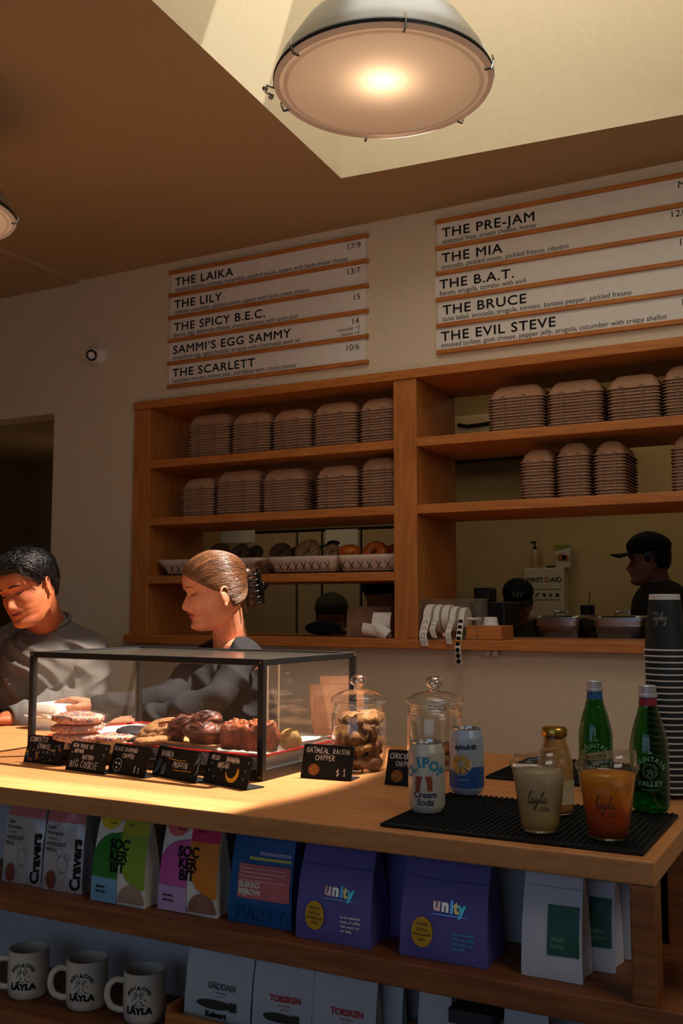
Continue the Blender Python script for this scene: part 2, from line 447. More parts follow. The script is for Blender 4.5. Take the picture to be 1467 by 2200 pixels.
# ---------------------------------------------------------------- built-in pass-through shelving
u = thing('shelving_unit', 'honey-coloured wooden shelving unit built into the cream back wall', 'shelving', (-1.48, YW, 0))
def part(name, x0, x1, y0, y1, z0, z1, m, bv=0.0025):
    return mk(name, box(x0 + 1.48, x1 + 1.48, y0 - YW, y1 - YW, z0, z1), m, u, bevel=bv)
yf = 3.435
part('header', OX0, 0, yf - .008, WB, 2.311, 2.347, OAKH)
part('sill', OX0 - .012, .05, 3.405, WB + .04, 1.287, 1.322, OAKH)
part('post', OX0, -2.762, yf, 3.545, 1.322, 2.311, OAKV)
part('post', -1.586, -1.490, yf, 3.545, 1.322, 2.311, OAKV)
part('post', -.10, 0, yf, 3.545, 1.322, 2.311, OAKV)
part('side_panel', OX0, -2.765, 3.547, WB, 1.322, 2.311, OAKV)
part('side_panel', -1.583, -1.494, 3.547, WB, 1.322, 2.311, OAKV)
part('side_panel', -.10, 0, 3.547, WB, 1.322, 2.311, OAKV)
for z in (2.08, 1.827, 1.575): part('shelf', -2.762, -1.586, yf + .002, WB, z - .034, z, OAKH)
for z in (2.082, 1.826): part('shelf', -1.490, -.10, yf + .002, WB, z - .035, z, OAKH)

# ---------------------------------------------------------------- service counter
cx0 = -4.2; cx1 = -.295; cyf = 1.545; cyb = 2.48
c = thing('service_counter', 'long light oak service counter with open display shelves at its front', 'counter', (-1.6, 2.0, 0))
def cp(name, x0, x1, y0, y1, z0, z1, m, bv=0.003): return mk(name, box(x0 + 1.6, x1 + 1.6, y0 - 2, y1 - 2, z0, z1), m, c, bevel=bv)
cp('counter_top', cx0, cx1, cyf, cyb, 1.034, CT, OAK)
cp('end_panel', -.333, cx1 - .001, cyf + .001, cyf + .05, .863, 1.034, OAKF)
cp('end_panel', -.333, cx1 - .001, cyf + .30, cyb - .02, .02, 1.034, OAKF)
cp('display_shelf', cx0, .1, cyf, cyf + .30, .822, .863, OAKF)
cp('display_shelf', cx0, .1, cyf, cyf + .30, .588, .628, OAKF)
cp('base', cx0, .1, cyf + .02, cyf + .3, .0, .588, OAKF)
BP = pm('pale_blue_grey_panel', (190, 196, 204), 0.7, var=0.04)
cp('back_panel', cx0, -.333, 1.725, 1.745, .863, 1.034, BP)
cp('back_panel', cx0, .1, 1.765, 1.785, .628, .822, BP)
cp('service_side_panel', cx0, -.333, cyb - .04, cyb - .02, .02, 1.034, OAKH)

# ---------------------------------------------------------------- menu boards
def menu(x_l, x_r, rails, strips, side, prices):
    """rails: z of each rail; strips: per strip (title, text, left edge offset)"""
    n = len(rails)
    names = [s[0] for s in strips]
    for i, z in enumerate(rails):
        lab = ('thin oak menu rail above the %s strip, top rail of the %s board' % (names[0], side)) if i == 0 else ('thin oak menu rail directly under the %s strip' % names[i - 1])
        r = mk('menu_rail', mv(cat(box(x_l, x_r, -.016, 0, -.0085, .0085)), 0, YW - .001, z), OAKH, bevel=.002)
        tag(r, lab, 'rail', 'oak rails of the %s menu board' % side)
    for i, (title, desc, dl, dr) in enumerate(strips):
        z0 = rails[i + 1] + .008; z1 = rails[i] - .008; xl = x_l + dl; xr = x_r - dr
        t = mk('menu_strip', box(xl, xr, YW - .007, YW - .002, z0 - .004, z1 + .004), PAPER)
        tag(t, 'white menu strip lettered %s on the %s board' % (title, side), 'sign', 'menu strips of the %s board' % side)
        h = z1 - z0
        tg_ = text_geo(title, .0505, 0, sx=1.16, space=1.1); g = cat(*[wallart(tg_, xl + .02 + ox, YW - .0076 - .0001 * (n_ + 1), z0 + .034 + oz) for n_, (ox, oz) in enumerate(((-.0009, 0), (.0009, 0), (0, .0009), (0, -.0009)))])
        mk('title_lettering', g, INK, t)
        mk('description_lettering', wallart(text_geo(desc, .0265, 0, sx=.97), xl + .02, YW - .0076, z0 + .0085), INK, t)
        pr = prices[i]
        if pr:
            gs = []
            for (s, px, py, sz) in pr:
                q = pY(px, py, YW - .0076)
                gs.append(wallart(text_geo(s, sz, 0, sx=1.08), q.x, q.y, q.z))
            mk('price_lettering', cat(*gs), INK, t)
LR = [(pY(365, a, YW - .01).z + pY(790, b, YW - .01).z) / 2 for a, b in ((585.7, 507.3), (635, 561), (682.8, 614.6), (731.5, 669), (780.6, 723), (830.4, 777.5))]
xl = pY(362, 700, YW - .01).x; xr = pY(791, 640, YW - .01).x
menu(xl, xr, LR, [('THE LAIKA', 'smoked salmon, tomato, cucumber, pickled onion, capers with herb cream cheese', .01, .012), ('THE LILY', 'tomato, cucumber, pickled onion, capers with herb cream cheese', .008, .012),
     ('THE SPICY B.E.C.', 'bacon, egg, american cheese, shaved jalapeno with spicy aioli', .008, .012), ('SAMMI\u2019S EGG SAMMY', 'scrambled egg, aged cheddar, arugula with chermoula seed oil', .004, .014), ('THE SCARLETT', 'heirloom tomato, lemon zest, chili flakes with cream cheese', .004, .014)],
     'left', [[('17/9', 744, 537, .034)], [('13/7', 743, 591, .034)], [('15', 757, 645, .034)], [('14', 754, 697, .034), ('avocado +2', 725, 713, .02), ('bacon +3', 733, 722.5, .02)], [('10/6', 741, 754, .034)]])
RR = [(pY(942, a, YW - .01).z + pY(1467, b, YW - .01).z) / 2 for a, b in ((474.5, 378), (532, 442), (587, 502), (643.5, 565), (699.5, 628), (756, 691))]
xl = pY(937, 600, YW - .01).x
menu(xl, .12, RR, [('THE PRE-JAM', 'seasonal fruit, cream cheese, honey', .004, .01), ('THE MIA', 'avocado, pickled onion, pickled fresno, cilantro', .002, .01), ('THE B.A.T.', 'bacon, arugula, tomato with aioli', -.008, .01),
     ('THE BRUCE', 'tuna salad, avocado, arugula, tomato, banana pepper, pickled fresno', .004, .01), ('THE EVIL STEVE', 'smoked turkey, goat cheese, pepper jelly, arugula, cucumber with crispy shallot', -.004, .01)],
     'right', [[('M', 1455, 404, .034)], [('12/', 1438, 468, .034)], [('14', 1456, 528, .034)], None, [('1', 1461, 657, .034)]])

# ---------------------------------------------------------------- wall camera
q = pY(213, 765, YW)
k = thing('security_camera', 'white dome security camera with black lens face on the back wall', 'camera', q)
mk('base', tf(lathe([(.045, 0), (.045, .012), (.036, .026), (.03, .03)], 28), RX(PI / 2)), WHITE, k, smooth=True, auto=40)
eye = (CP - q).normalized(); d = Vector((eye.x * .9 - .25, eye.y, -.32)).normalized()
M = d.to_track_quat('Z', 'Y').to_matrix().to_4x4()
cc = Vector((-.004, -.036, 0))
mk('eyeball', mv(ball((0, 0, 0), .032, 28, 18), *cc), WHITE, k, smooth=True)
mk('lens_face', tf(lathe([(.0255, .021), (.0255, .027), (.021, .0285), (.019, .0275), (.001, .0275)], 28), T(*cc) @ M), pm('black_gloss_plastic', (10, 11, 12), .15, spec=.6), k, smooth=True, auto=40)
mk('seam', tf(lathe([(.0325, .0005), (.0325, .003)], 28), T(*cc) @ M), BLACKMETAL, k)

# ---------------------------------------------------------------- pendant lamps
DIFF = bpy.data.materials.new('frosted_lamp_glass'); DIFF.use_nodes = True; MATS['frosted_lamp_glass'] = DIFF
nt = DIFF.node_tree; nt.nodes.remove(nt.nodes['Principled BSDF'])
a_ = nt.nodes.new('ShaderNodeBsdfTranslucent'); a_.inputs[0].default_value = (.80, .66, .55, 1)
b_ = nt.nodes.new('ShaderNodeBsdfDiffuse'); b_.inputs[0].default_value = (.62, .47, .38, 1)
e_ = nt.nodes.new('ShaderNodeEmission'); e_.inputs[0].default_value = (1, .60, .38, 1); e_.inputs[1].default_value = .11
m_ = nt.nodes.new('ShaderNodeMixShader'); m_.inputs[0].default_value = .55; s_ = nt.nodes.new('ShaderNodeAddShader')
nt.links.new(b_.outputs[0], m_.inputs[1]); nt.links.new(a_.outputs[0], m_.inputs[2]); nt.links.new(m_.outputs[0], s_.inputs[0]); nt.links.new(e_.outputs[0], s_.inputs[1])
nt.links.new(s_.outputs[0], nt.nodes['Material Output'].inputs[0])
def pendant(x, y, z, r, label, rz, power, ztop):
    t = thing('pendant_lamp', label, 'lamp', (x, y, z), rz, 'industrial pendant lamps')
    H = r * .50
    mk('shade', lathe([(r * 1.0, .004), (r * .975, .022), (r * .945, .04), (r * .78, H - .022), (r * .74, H - .007), (r * .68, H), (r * .4, H + .012), (r * .16, H + .018), (r * .14, H + .12), (.02, H + .13), (.02, H + .10), (r * .12, H + .008), (r * .38, H + .004), (r * .66, H - .008), (r * .71, H - .014), (r * .75, H - .026), (r * .92, .04), (r * .955, .02), (r * .965, .004)], 72, False, False), ALU, t, smooth=True, auto=50)
    mk('rim', lathe([(r * 1.0, -.006), (r * 1.012, .0), (r * 1.0, .007), (r * .965, .006), (r * .965, -.004)], 72, False, False), BLACKMETAL, t, smooth=True)
    d = mk('diffuser', lathe([(r * .965, -.001), (r * .95, -.008), (r * .9, -.013), (r * .885, -.0105), (r * .87, -.013), (r * .5, -.02), (.002, -.024)], 72, False, True), DIFF, t, smooth=True)
    mk('glass_ring', lathe([(r * 1.005, -.006), (r * .985, -.014), (r * .955, -.0125), (r * .955, -.006)], 72, False, False), DIFF, t, smooth=True)
    for i in range(6):
        a = i * PI / 3 + .35
        mk('clip', tf(cat(tube([(r * 1.02, 0, .012), (r * 1.035, 0, -.002), (r * 1.01, 0, -.018), (r * .95, 0, -.018)], .0032, 6)), RZ(a)), STEEL, t)
    if r > .2:
        a = math.radians(205)
        mk('latch', tf(cat(tube([(r * 1.0, 0, -.006), (r * 1.07, .01, -.004), (r * 1.09, -.012, -.01), (r * 1.02, -.02, -.014)], .003, 6), ball((r * 1.09, .0, -.006), .007), ball((r * 1.05, -.03, -.012), .006)), RZ(a - rz)), STEEL, t, smooth=True)
    mk('stem', lathe([(.009, H + .12), (.009, ztop - z)], 12), STEEL, t)
    mk('canopy', lathe([(.06, ztop - z - .03), (.06, ztop - z)], 24), STEEL, t)
    mk('bulb', ball((0, 0, .085), .026), emissive('bulb_glow', (255, 214, 160), 3), t, smooth=True)
    lamp('pendant_bulb', 'POINT', (x - .05 * x / math.hypot(x, y), y - .05 * y / math.hypot(x, y), z + .030), power, (1, .74, .48), shadow_soft_size=.018)
    lamp('pendant_bulb_up', 'POINT', (x, y, z + .07), power * .25, (1, .74, .48), shadow_soft_size=.03)
pc = pZ(823, 178, 2.65)
pendant(pc.x, pc.y, 2.65, .2515, 'large aluminium pendant lamp with frosted disc hanging below the skylight', -.25, .8, zt)
p2 = pZ(27, 455, 2.60)
pendant(p2.x - .205, p2.y - .10, 2.60, .225, 'second aluminium pendant lamp cut off by the left edge of the view', .3, .5, ZC)
# ================================================================ takeout box stacks on the shelves
KRAFT = pm('kraft_fibre', (180, 138, 106), 0.85, spec=0.15, var=0.12, scale=50)
KRAFTD = pm('kraft_fibre_seam', (140, 108, 92), 0.85, spec=0.15, var=0.2, scale=90)
_cl = {}
def clamshell_mesh(wd, dp):
    key = (round(wd, 3), round(dp, 3))
    if key in _cl: return _cl[key]
    n = 4; f0 = .0; h = .05
    spec = [(0, 0, .0), (.0, .0, .0026), (.0040, .0040, .0034), (.0085, .0085, .012), (.0125, .0125, .026), (.016, .016, .033), (.030, .024, .047), (.035, .028, .049)]
    rings = [rrect(wd - 2 * a, dp - 2 * b, .022, z, n) for a, b, z in spec]
    g = loft(rings, False, True)
    per = len(rings[0]); fm = []
    for fc in g[1]:
        c = sum((Vector(g[0][i]) for i in fc), Vector()) / len(fc)
        fm.append(0)
    # latch notches on the front: two darker tabs
    tabs = cat(*[mv(box(-.008, .008, -dp / 2 + .0012, -dp / 2 + .006, .0028, .0088), x, 0, 0) for x in (wd * .16, -wd * .22)])
    g2 = cat(g, tabs); fm += [1] * len(tabs[1])
    o = mk('takeout_box', g2, [KRAFT, KRAFTD], smooth=True, fm=fm, auto=40)
    _cl[key] = o.data; bpy.data.objects.remove(o)
    return _cl[key]
ORD = ['first', 'second', 'third', 'fourth', 'fifth']
def stack(bay, row, i, pl, prr, ptop, zs, yfr=3.475, dp=.225):
    x0 = pY(pl, ptop + 40, yfr).x; x1 = pY(prr, ptop + 40, yfr).x; x1 = min(x1, -1.590) if bay == 'left' else x1; wd = x1 - x0 - .003
    me = clamshell_mesh(wd, dp)
    ztop = pY((pl + prr) / 2, ptop, yfr + .03).z
    H = ztop - zs - .05
    nb = max(4, int(round(H / .0114))); pitch = H / nb
    for k in range(nb + 1):
        o = bpy.data.objects.new('takeout_box', me); COL.objects.link(o)
        o.location = ((x0 + x1) / 2 + rnd.uniform(-.0012, .0012), yfr + dp / 2 + rnd.uniform(-.0012, .0012), zs + .0002 + k * pitch)
        where = '%s stack from left, %s shelf, %s bay' % (ORD[i], row, bay)
        if k == nb: tag(o, 'topmost brown takeout box, ' + where, 'takeout box', 'nested takeout boxes, ' + where)
        else: tag(o, 'brown takeout box below the top, ' + where, 'takeout box', 'nested takeout boxes, ' + where)
for i, (a, b, t) in enumerate([(398, 490, 892), (490.5, 578, 888), (578.5, 666, 881), (667, 765, 866), (766, 866, 856)]): stack('left', 'top', i, a, b, t, 2.08)
for i, (a, b, t) in enumerate([(385, 456, 1028), (457, 556, 1012), (557, 654, 1008), (672, 767, 1001), (768, 866, 984)]): stack('left', 'second', i, a, b, t, 1.827)
for i, (a, b, t) in enumerate([(1045, 1168, 829), (1170, 1295, 818), (1300, 1420, 806), (1419, 1545, 784)]): stack('right', 'top', i, a, b, t, 2.082)
for i, (a, b, t) in enumerate([(1113, 1189, 966), (1190, 1267, 952), (1270, 1345, 948), (1437, 1515, 935)]): stack('right', 'second', i, a, b, t, 1.826)

# ---------------------------------------------------------------- bagel baskets
LINEN = pm('cream_linen', (214, 196, 176), 0.9, spec=0.1, var=0.12, scale=60, bump=0.3, bscale=160)
WIRE = pm('dark_wicker', (52, 42, 36), 0.7)
def basket(pl, pr, label):
    yb = 3.47; x0 = pY(pl, 1205, yb).x; x1 = min(-1.592, pY(pr, 1205, yb).x); W = x1 - x0; D = .3
    t = thing('bread_basket', label, 'basket', ((x0 + x1) / 2, yb + D / 2, 1.5755), 0, 'linen lined bread baskets on the third shelf')
    mk('wicker_body', loft([rrect(W * .80, D * .8, .03, 0), rrect(W * .82, D * .82, .03, .004), rrect(W * .93, D * .93, .035, .052), rrect(W * .9, D * .9, .035, .052), rrect(W * .78, D * .78, .03, .006)], True, True), WIRE, t, smooth=True, auto=40)
    lin_ = loft([rrect(W * .84, D * .84, .03, .008, 8), rrect(W * .90, D * .90, .035, .03, 8), rrect(W * .96, D * .96, .04, .05, 8), rrect(W, D, .045, .066, 8), rrect(W * .97, D * .97, .04, .07, 8), rrect(W * .9, D * .9, .035, .055, 8), rrect(W * .8, D * .8, .03, .014, 8)], True, True)
    mk('linen_liner', lumpy(lin_, .0028, 22, int(pl)), LINEN, t, smooth=True)
    st = []
    n = int(W / .042)
    for i in range(n):
        x = -W * .44 + (i + .5) * W * .86 / n
        for sgn in (1, -1):
            st.append(tube([(x - sgn * .011, -D * .446, .013), (x + sgn * .011, -D * .474, .044)], .0013, 5))
    mk('cross_stitching', cat(*st), INK, t)
    return (x0 + x1) / 2, yb + D / 2, W
bL = basket(331, 560, 'linen lined bread basket at the left end of the third shelf')
bM_ = basket(566, 722, 'linen lined bread basket in the middle of the third shelf')
bR = basket(716, 866, 'linen lined bread basket against the middle post, holding golden rolls')
CRUST = pm('golden_crust', (214, 120, 36), .45, c2=(168, 78, 20), scale=26, bump=.2, coat=.2)
SEED = pm('seeded_crust', (186, 150, 104), .8, c2=(84, 54, 34), scale=190, bump=.6)
DARKS = pm('dark_seeded_crust', (104, 78, 58), .85, c2=(46, 34, 28), scale=190, bump=.6)
def bagel(px, py, wpx, m, label, flat=.62, dep=3.56, group=None, hole=True):
    c = pY(px, py, dep); R = wpx / 2 / (FPX * .75 / dep); r = R * .42
    if hole:
        g = loft([[((R - r + r * math.cos(a)) * math.cos(b), (R - r + r * math.cos(a)) * math.sin(b), r * .95 * math.sin(a)) for a in [2 * PI * j / 16 for j in range(16)]] for b in [2 * PI * i / 28 for i in range(28)]], False, False)
        n = 16; k = 27 * n
        g[1] += [(k + j, k + (j + 1) % n, (j + 1) % n, j) for j in range(n)]
        g = tf(g, RX(math.radians(62)) @ RZ(rnd.uniform(0, 3)))
    else: g = ball((0, 0, 0), (R, R * .9, R * .66), 28, 18)
    g = lumpy(g, R * .07, 26, int(px))
    zm = min(p[2] for p in g[0])
    o = mk('bagel' if hole else 'bread_roll', g, m, smooth=True); o.location = (c.x, c.y, c.z)
    tag(o, label, 'bagel' if hole else 'roll', group or 'bagels and rolls in the baskets')
    return o
bagel(661, 1186, 52, SEED, 'pale sesame bagel standing in the middle bread basket')
bagel(713, 1188, 36, SEED, 'small seeded bagel between the middle and right baskets', hole=True)
bagel(751, 1186, 44, CRUST, 'round golden roll at the left of the right basket', hole=False)
bagel(806, 1189, 50, CRUST, 'golden bagel in the middle of the right basket')
bagel(842, 1188, 34, CRUST, 'golden bagel touching the middle post in the right basket', dep=3.6)
bagel(602, 1190, 46, DARKS, 'dark seeded bagel at the left of the middle basket')
bagel(636, 1191, 34, DARKS, 'dark seeded bagel behind the pale sesame bagel', dep=3.66)
bagel(516, 1190, 44, DARKS, 'dark seeded bagel above the woman\u2019s hair at the right of the left basket')
bagel(470, 1190, 46, DARKS, 'dark seeded bagel behind the woman\u2019s head in the left basket')
bagel(548, 1189, 34, DARKS, 'dark seeded bagel at the right end of the left basket', dep=3.64)
sp = pY(716, 1167, 3.72)
o = mk('serving_spoon', cat(ball((0, 0, 0), (.03, .02, .012), 16, 10), tube([(-.02, 0, -.004), (-.075, .02, -.014), (-.13, .04, -.06)], .005, 6)), BLACKMETAL, smooth=True); o.location = sp
tag(o, 'black spoon sticking out above the bagels beside the middle post', 'spoon')

# ================================================================ things on the pass-through sill
SZ = 1.3225
def rollgeo(R, wd, r0=.018): return tf(lathe([(r0, -wd / 2), (R, -wd / 2), (R, wd / 2), (r0, wd / 2), (r0, -wd / 2)], 30, False, False), RY(PI / 2))
STK = pm('sticker_paper', (226, 220, 206), .7, var=.05); STKD = pm('sticker_print', (96, 92, 88), .8)
dl = pY(907, 1360, 3.47); dr = pY(1030, 1360, 3.47)
t = thing('sticker_dispenser', 'clear acrylic dispenser holding sticker rolls on the sill beside the middle post', 'dispenser', ((dl.x + dr.x) / 2, 3.50, SZ))
W_ = dr.x - dl.x
mk('acrylic_body', cat(box(-W_ / 2, W_ / 2, -.055, .06, 0, .004), box(-W_ / 2, -W_ / 2 + .003, -.055, .06, .004, .15), box(W_ / 2 - .003, W_ / 2, -.055, .06, .004, .15), box(-W_ / 2 + .003, W_ / 2 - .003, .057, .06, .004, .15)), ACRYL, t)
mk('rod', tf(lathe([(.005, -W_ / 2 + .004), (.005, W_ / 2 - .004)], 10), T(0, 0, .075) @ RY(PI / 2)), WHITE, t, smooth=True)
def strip(pts, wd, m, parent, name):
    rings = []
    for p in pts:
        p = Vector(p); rings.append([(p.x - wd / 2, p.y, p.z), (p.x + wd / 2, p.y, p.z)])
    g = [[], []]
    for r in rings: g[0].extend(r)
    for i in range(len(rings) - 1): g[1].append((2 * i, 2 * i + 1, 2 * i + 3, 2 * i + 2))
    return mk(name, g, m, parent, smooth=True)
rolls = [(922, 'outermost sticker roll at the left of the dispenser, tail hanging', .054, .030, 1), (941, 'second sticker roll in the dispenser with a curled hanging tail', .053, .022, 1), (959, 'plain white sticker roll in the middle of the dispenser', .052, .026, 0),
         (975, 'sticker roll with short torn tail over the sill', .046, .022, 1), (993, 'sticker roll with black round stickers hanging far below the sill', .042, .02, 2)]
for i, (px, lab, R, wd, kind) in enumerate(rolls):
    x = pY(px, 1315, 3.47).x
    r = thing('sticker_roll', lab, 'sticker roll', (x, 3.50, SZ + .075), 0, 'sticker rolls in the dispenser')
    mk('roll', rollgeo(R, wd, .0062), STK, r, smooth=True, auto=40)
    if kind == 1:
        E1 = pY(*[(913, 1388), (934, 1370), (0, 0), (966, 1384)][i], 3.397); lx, lz = E1.x - x, E1.z - SZ - .075
        yo = lambda s: -R - (.103 - R) * min(1, s * 1.7)
        pts = [(0, -R * math.sin(a), R * math.cos(a)) for a in (0, .4, .8, 1.2, 1.5)] + [(lx * s * s, yo(s), lz * s) for s in (.15, .3, .45, .6, .8, 1)]
        strip([(p[0], p[1] - .0006, p[2]) for p in pts], wd, STK, r, 'tail')
        dg = [ellipse_geo(0, 0, wd * .32, wd * .32, 14) for _ in range(1)]
        gs = []
        for s in (.15, .38, .61, .84):
            p = Vector((lx * s * s, yo(s) - .0026, lz * s)); a, b = ellipse_geo(0, 0, wd * .3, wd * .3, 14), ellipse_geo(0, 0, wd * .24, wd * .24, 14)
            ring = [[(p.x + v[0], p.y - v[1] * -.35, p.z + v[1]) for v in a[0]] + [(p.x + v[0], p.y - v[1] * -.35, p.z + v[1]) for v in b[0]], [(j, (j + 1) % 14, 14 + (j + 1) % 14, 14 + j) for j in range(14)]]
            gs.append(ring)
        mk('printed_circles', cat(*gs), STKD, r)
    if kind == 2:
        E_ = pY(986, 1428, 3.395)
        pts = [(0, -R * math.sin(a), R * math.cos(a)) for a in (0, .5, 1.0, 1.4)]
        lx, ly, lz = E_.x - x, E_.y - 3.50, E_.z - SZ - .075
        tail = [(lx * s, (-R - (.104 - R) * min(1, s * 1.6)), lz * s) for s in (.1, .2, .3, .4, .5, .6, .7, .8, .9, 1)]
        strip(pts + tail, .022, STK, r, 'tail')
        gs = []
        for q_ in range(8):
            s = .06 + q_ * .124; y = (-R - (.104 - R) * min(1, s * 1.6)) - .003
            gs.append([[(lx * s + v[0], y + (-.3 * v[1] if False else 0), lz * s + v[1]) for v in ellipse_geo(0, 0, .0088, .0088, 18)[0]], [tuple(range(18))]])
        mk('round_stickers', cat(*gs), INK, r)
# wooden block with upturned white cup
a = pY(1001, 1371, 3.46); b = pY(1077, 1371, 3.46)
wb = mk('wooden_block', box(a.x, b.x, 3.46, 3.60, SZ, SZ + .051), OAKH, bevel=.003); tag(wb, 'low oak block on the sill right of the sticker dispenser', 'block')
a = pY(1054, 1345, 3.52)
o = mk('portion_cup', lathe([(.030, 0), (.030, .003), (.028, .004), (.0235, .03), (.0215, .031), (.001, .031)], 28), WHITE, smooth=True, auto=40); o.location = (a.x, 3.52, SZ + .0512)
tag(o, 'small white cup turned upside down on the oak block', 'cup')
for px, py, lab in ((1046.5, 1401, 'left'), (1064, 1403, 'right')):
    a = pY(px, py, 3.43)
    o = mk('round_hook', tf(lathe([(.004, -.019), (.004, -.006), (.0125, -.004), (.0135, 0), (.0125, .004), (.004, .006), (.001, .006)], 24), RX(PI / 2)), pm('ivory_plastic', (206, 200, 184), .5), smooth=True, auto=40); o.location = (a.x, 3.43, a.z)
    tag(o, '%s of two round ivory hooks under the oak sill' % lab, 'hook', 'round hooks under the sill')
# order tickets and a box in the left bay
a = pY(824, 1368, 3.50)
t = thing('order_tickets', 'crumpled white order tickets on a spike at the foot of the middle post', 'paper', (a.x, 3.5, SZ))
def sheet(w_, h_, bend, n=6): 
    return [[((-.5 + i % 2) * w_, bend * math.sin(PI * (i // 2) / n) - .0, h_ * (i // 2) / n) for i in range(2 * n + 2)], [(2 * i, 2 * i + 1, 2 * i + 3, 2 * i + 2) for i in range(n)]]
mk('ticket', tf(sheet(.075, .095, -.02), T(.0, -.01, .003) @ RZ(.1)), PAPER, t)
mk('ticket', tf(sheet(.085, .055, -.015), T(-.012, -.03, .002) @ RY(.5) @ RZ(-.2)), PAPER, t)
mk('ticket', tf(sheet(.07, .06, -.02), T(-.045, -.005, .002) @ RY(.15) @ RX(.5)), PAPER, t)
mk('spike', tube([(0, .012, 0), (0, .012, .155)], .0015, 6), BLACKMETAL, t)
a = pY(742, 1366, 3.60); b = pY(842, 1366, 3.60)
o = mk('folded_carton', loft([rrect(b.x - a.x, .16, .01, 0), rrect(b.x - a.x, .16, .01, .075), rrect((b.x - a.x) * .8, .1, .01, .12)]), pm('pale_kraft_card', (186, 152, 124), .8, var=.08), smooth=True, auto=30); o.location = ((a.x + b.x) / 2, 3.68, SZ)
tag(o, 'open pale brown carton standing behind the order tickets', 'box')
a = pY(690, 1362, 3.7)
o = mk('hat', cat(ball((0, 0, .03), (.075, .09, .03), 20, 10), mv(ball((0, 0, 0), (.05, .05, .008), 16, 8), .09, -.03, .012)), pm('black_cotton', (18, 17, 17), .9), smooth=True); o.location = (a.x, 3.72, SZ)
tag(o, 'flattened black cloth cap lying on the sill in the left bay', 'cap')
# ================================================================ kitchen behind
blk = pm('black_worktop', (20, 20, 20), .35)
t = thing('kitchen_counter', 'low black kitchen worktop behind the pass-through', 'counter', (-.6, 4.25, 0))
mk('worktop', cbox((0, -.06, 1.272), (1.7, .60, .04)), blk, t); mk('cabinet', cbox((0, -.05, .63), (1.66, .56, 1.25)), STEEL, t)
def pan(px, pyb, wd, ln, label, rz):
    a = pY(px, pyb, 3.98)
    t = thing('steam_pan', label, 'pan', (a.x, 3.97 + ln / 2, 1.2922), rz, 'stainless pans on the kitchen worktop')
    mk('pan_body', loft([rrect(wd * .74, ln * .8, .03, 0, 6), rrect(wd * .84, ln * .88, .035, .012, 6), rrect(wd * .9, ln * .93, .035, .07, 6), rrect(wd * .92, ln * .945, .035, .072, 6), rrect(wd * .93, ln * .955, .035, .1, 6), rrect(wd * 1.06, ln * 1.03, .03, .101, 6), rrect(wd * 1.06, ln * 1.03, .03, .098, 6), rrect(wd * .9, ln * .92, .035, .096, 6), rrect(wd * .8, ln * .85, .03, .01, 6)], True, True), STEEL, t, smooth=True, auto=40)
    l = mk('lid', loft([rrect(wd * 1.0, ln * .98, .03, .104, 6), rrect(wd * 1.0, ln * .98, .03, .107, 6), rrect(wd * .86, ln * .86, .03, .108, 6), rrect(wd * .82, ln * .83, .03, .114, 6)]), STEEL, t, smooth=True, auto=40)
    mk('lid_handle', tf(tube([(-.03, 0, .112), (-.026, 0, .128), (.026, 0, .128), (.03, 0, .112)], .006, 8), T(-wd * .12, 0, 0)), STEEL, l, smooth=True)
pan(1196, 1357, .215, .36, 'lidded stainless steel pan nearest the seated figure in a black cap', -.06)
pan(1331, 1357, .225, .40, 'lidded stainless steel pan in front of the cook facing left', -.06)
a = pY(1142, 1372, 3.905); b = pY(1338, 1372, 3.905)
o = mk('cutting_board', box(a.x, b.x, 3.90, 4.02, 1.2925, 1.306), pm('pale_board_plastic', (176, 164, 140), .6), bevel=.002); tag(o, 'thin pale cutting board lying on the black worktop', 'board')
# first aid cabinet and things on it
a = pY(1138, 1300, KB); zt_ = pY(1185, 1221, KB).z; zb_ = pY(1185, 1330, KB).z; b = pY(1222, 1300, KB)
t = thing('first_aid_cabinet', 'white first aid cabinet on the far kitchen wall', 'cabinet', ((a.x + b.x) / 2, KB, zb_))
w2 = b.x - a.x; h2 = zt_ - zb_
mk('cabinet_body', box(-w2 / 2, w2 / 2, -.11, 0, 0, h2), pm('enamelled_steel', (214, 204, 176), .5), t, bevel=.006)
mk('lettering', wallart(cat(text_geo('FIRST', .040, .001, sx=1.1), mv(text_geo('AID', .040, .001, sx=1.1), .150, 0, 0)), -w2 * .43, -.1115, h2 - .088), pm('dark_green_ink', (30, 46, 36), .7), t)
cr = cat(ellipse_geo(0, 0, .017, .017, 20))
mk('red_emblem', wallart(cr, .02, -.1112, h2 - .074), pm('red_ink', (170, 44, 30), .7), t)
mk('white_cross', wallart(cat(poly_geo([(-.004, -.012), (.004, -.012), (.004, .012), (-.004, .012)]), poly_geo([(-.012, -.004), (.012, -.004), (.012, .004), (-.012, .004)])), .02, -.1118, h2 - .074), PAPER, t)
ic = [poly_geo([(-w2 * .42, .0), (w2 * .42, 0), (w2 * .42, .003), (-w2 * .42, .003)]), poly_geo([(-w2 * .42, -.065), (w2 * .42, -.065), (w2 * .42, -.062), (-w2 * .42, -.062)])]
for i in range(5):
    x = -w2 * .34 + i * w2 * .17
    ic += [cat(ellipse_geo(x, -.038, .009, .009, 10), poly_geo([(x - .003, -.03), (x + .003, -.03), (x + .003, -.018), (x - .003, -.018)])), poly_geo([(x - .014, -.045), (x - .008, -.048), (x + .014, -.02), (x + .008, -.016)]), cat(ellipse_geo(x, -.03, .011, .008, 8), ellipse_geo(x + .004, -.04, .008, .007, 8)), cat(ellipse_geo(x, -.034, .008, .011, 10)), poly_geo([(x - .012, -.045), (x + .012, -.045), (x + .01, -.03), (x, -.02), (x - .01, -.03)])][i:i + 1]
mk('pictograms', wallart(cat(*ic), 0, -.1115, h2 - .135), pm('dark_green_ink', (30, 46, 36), .7), t)
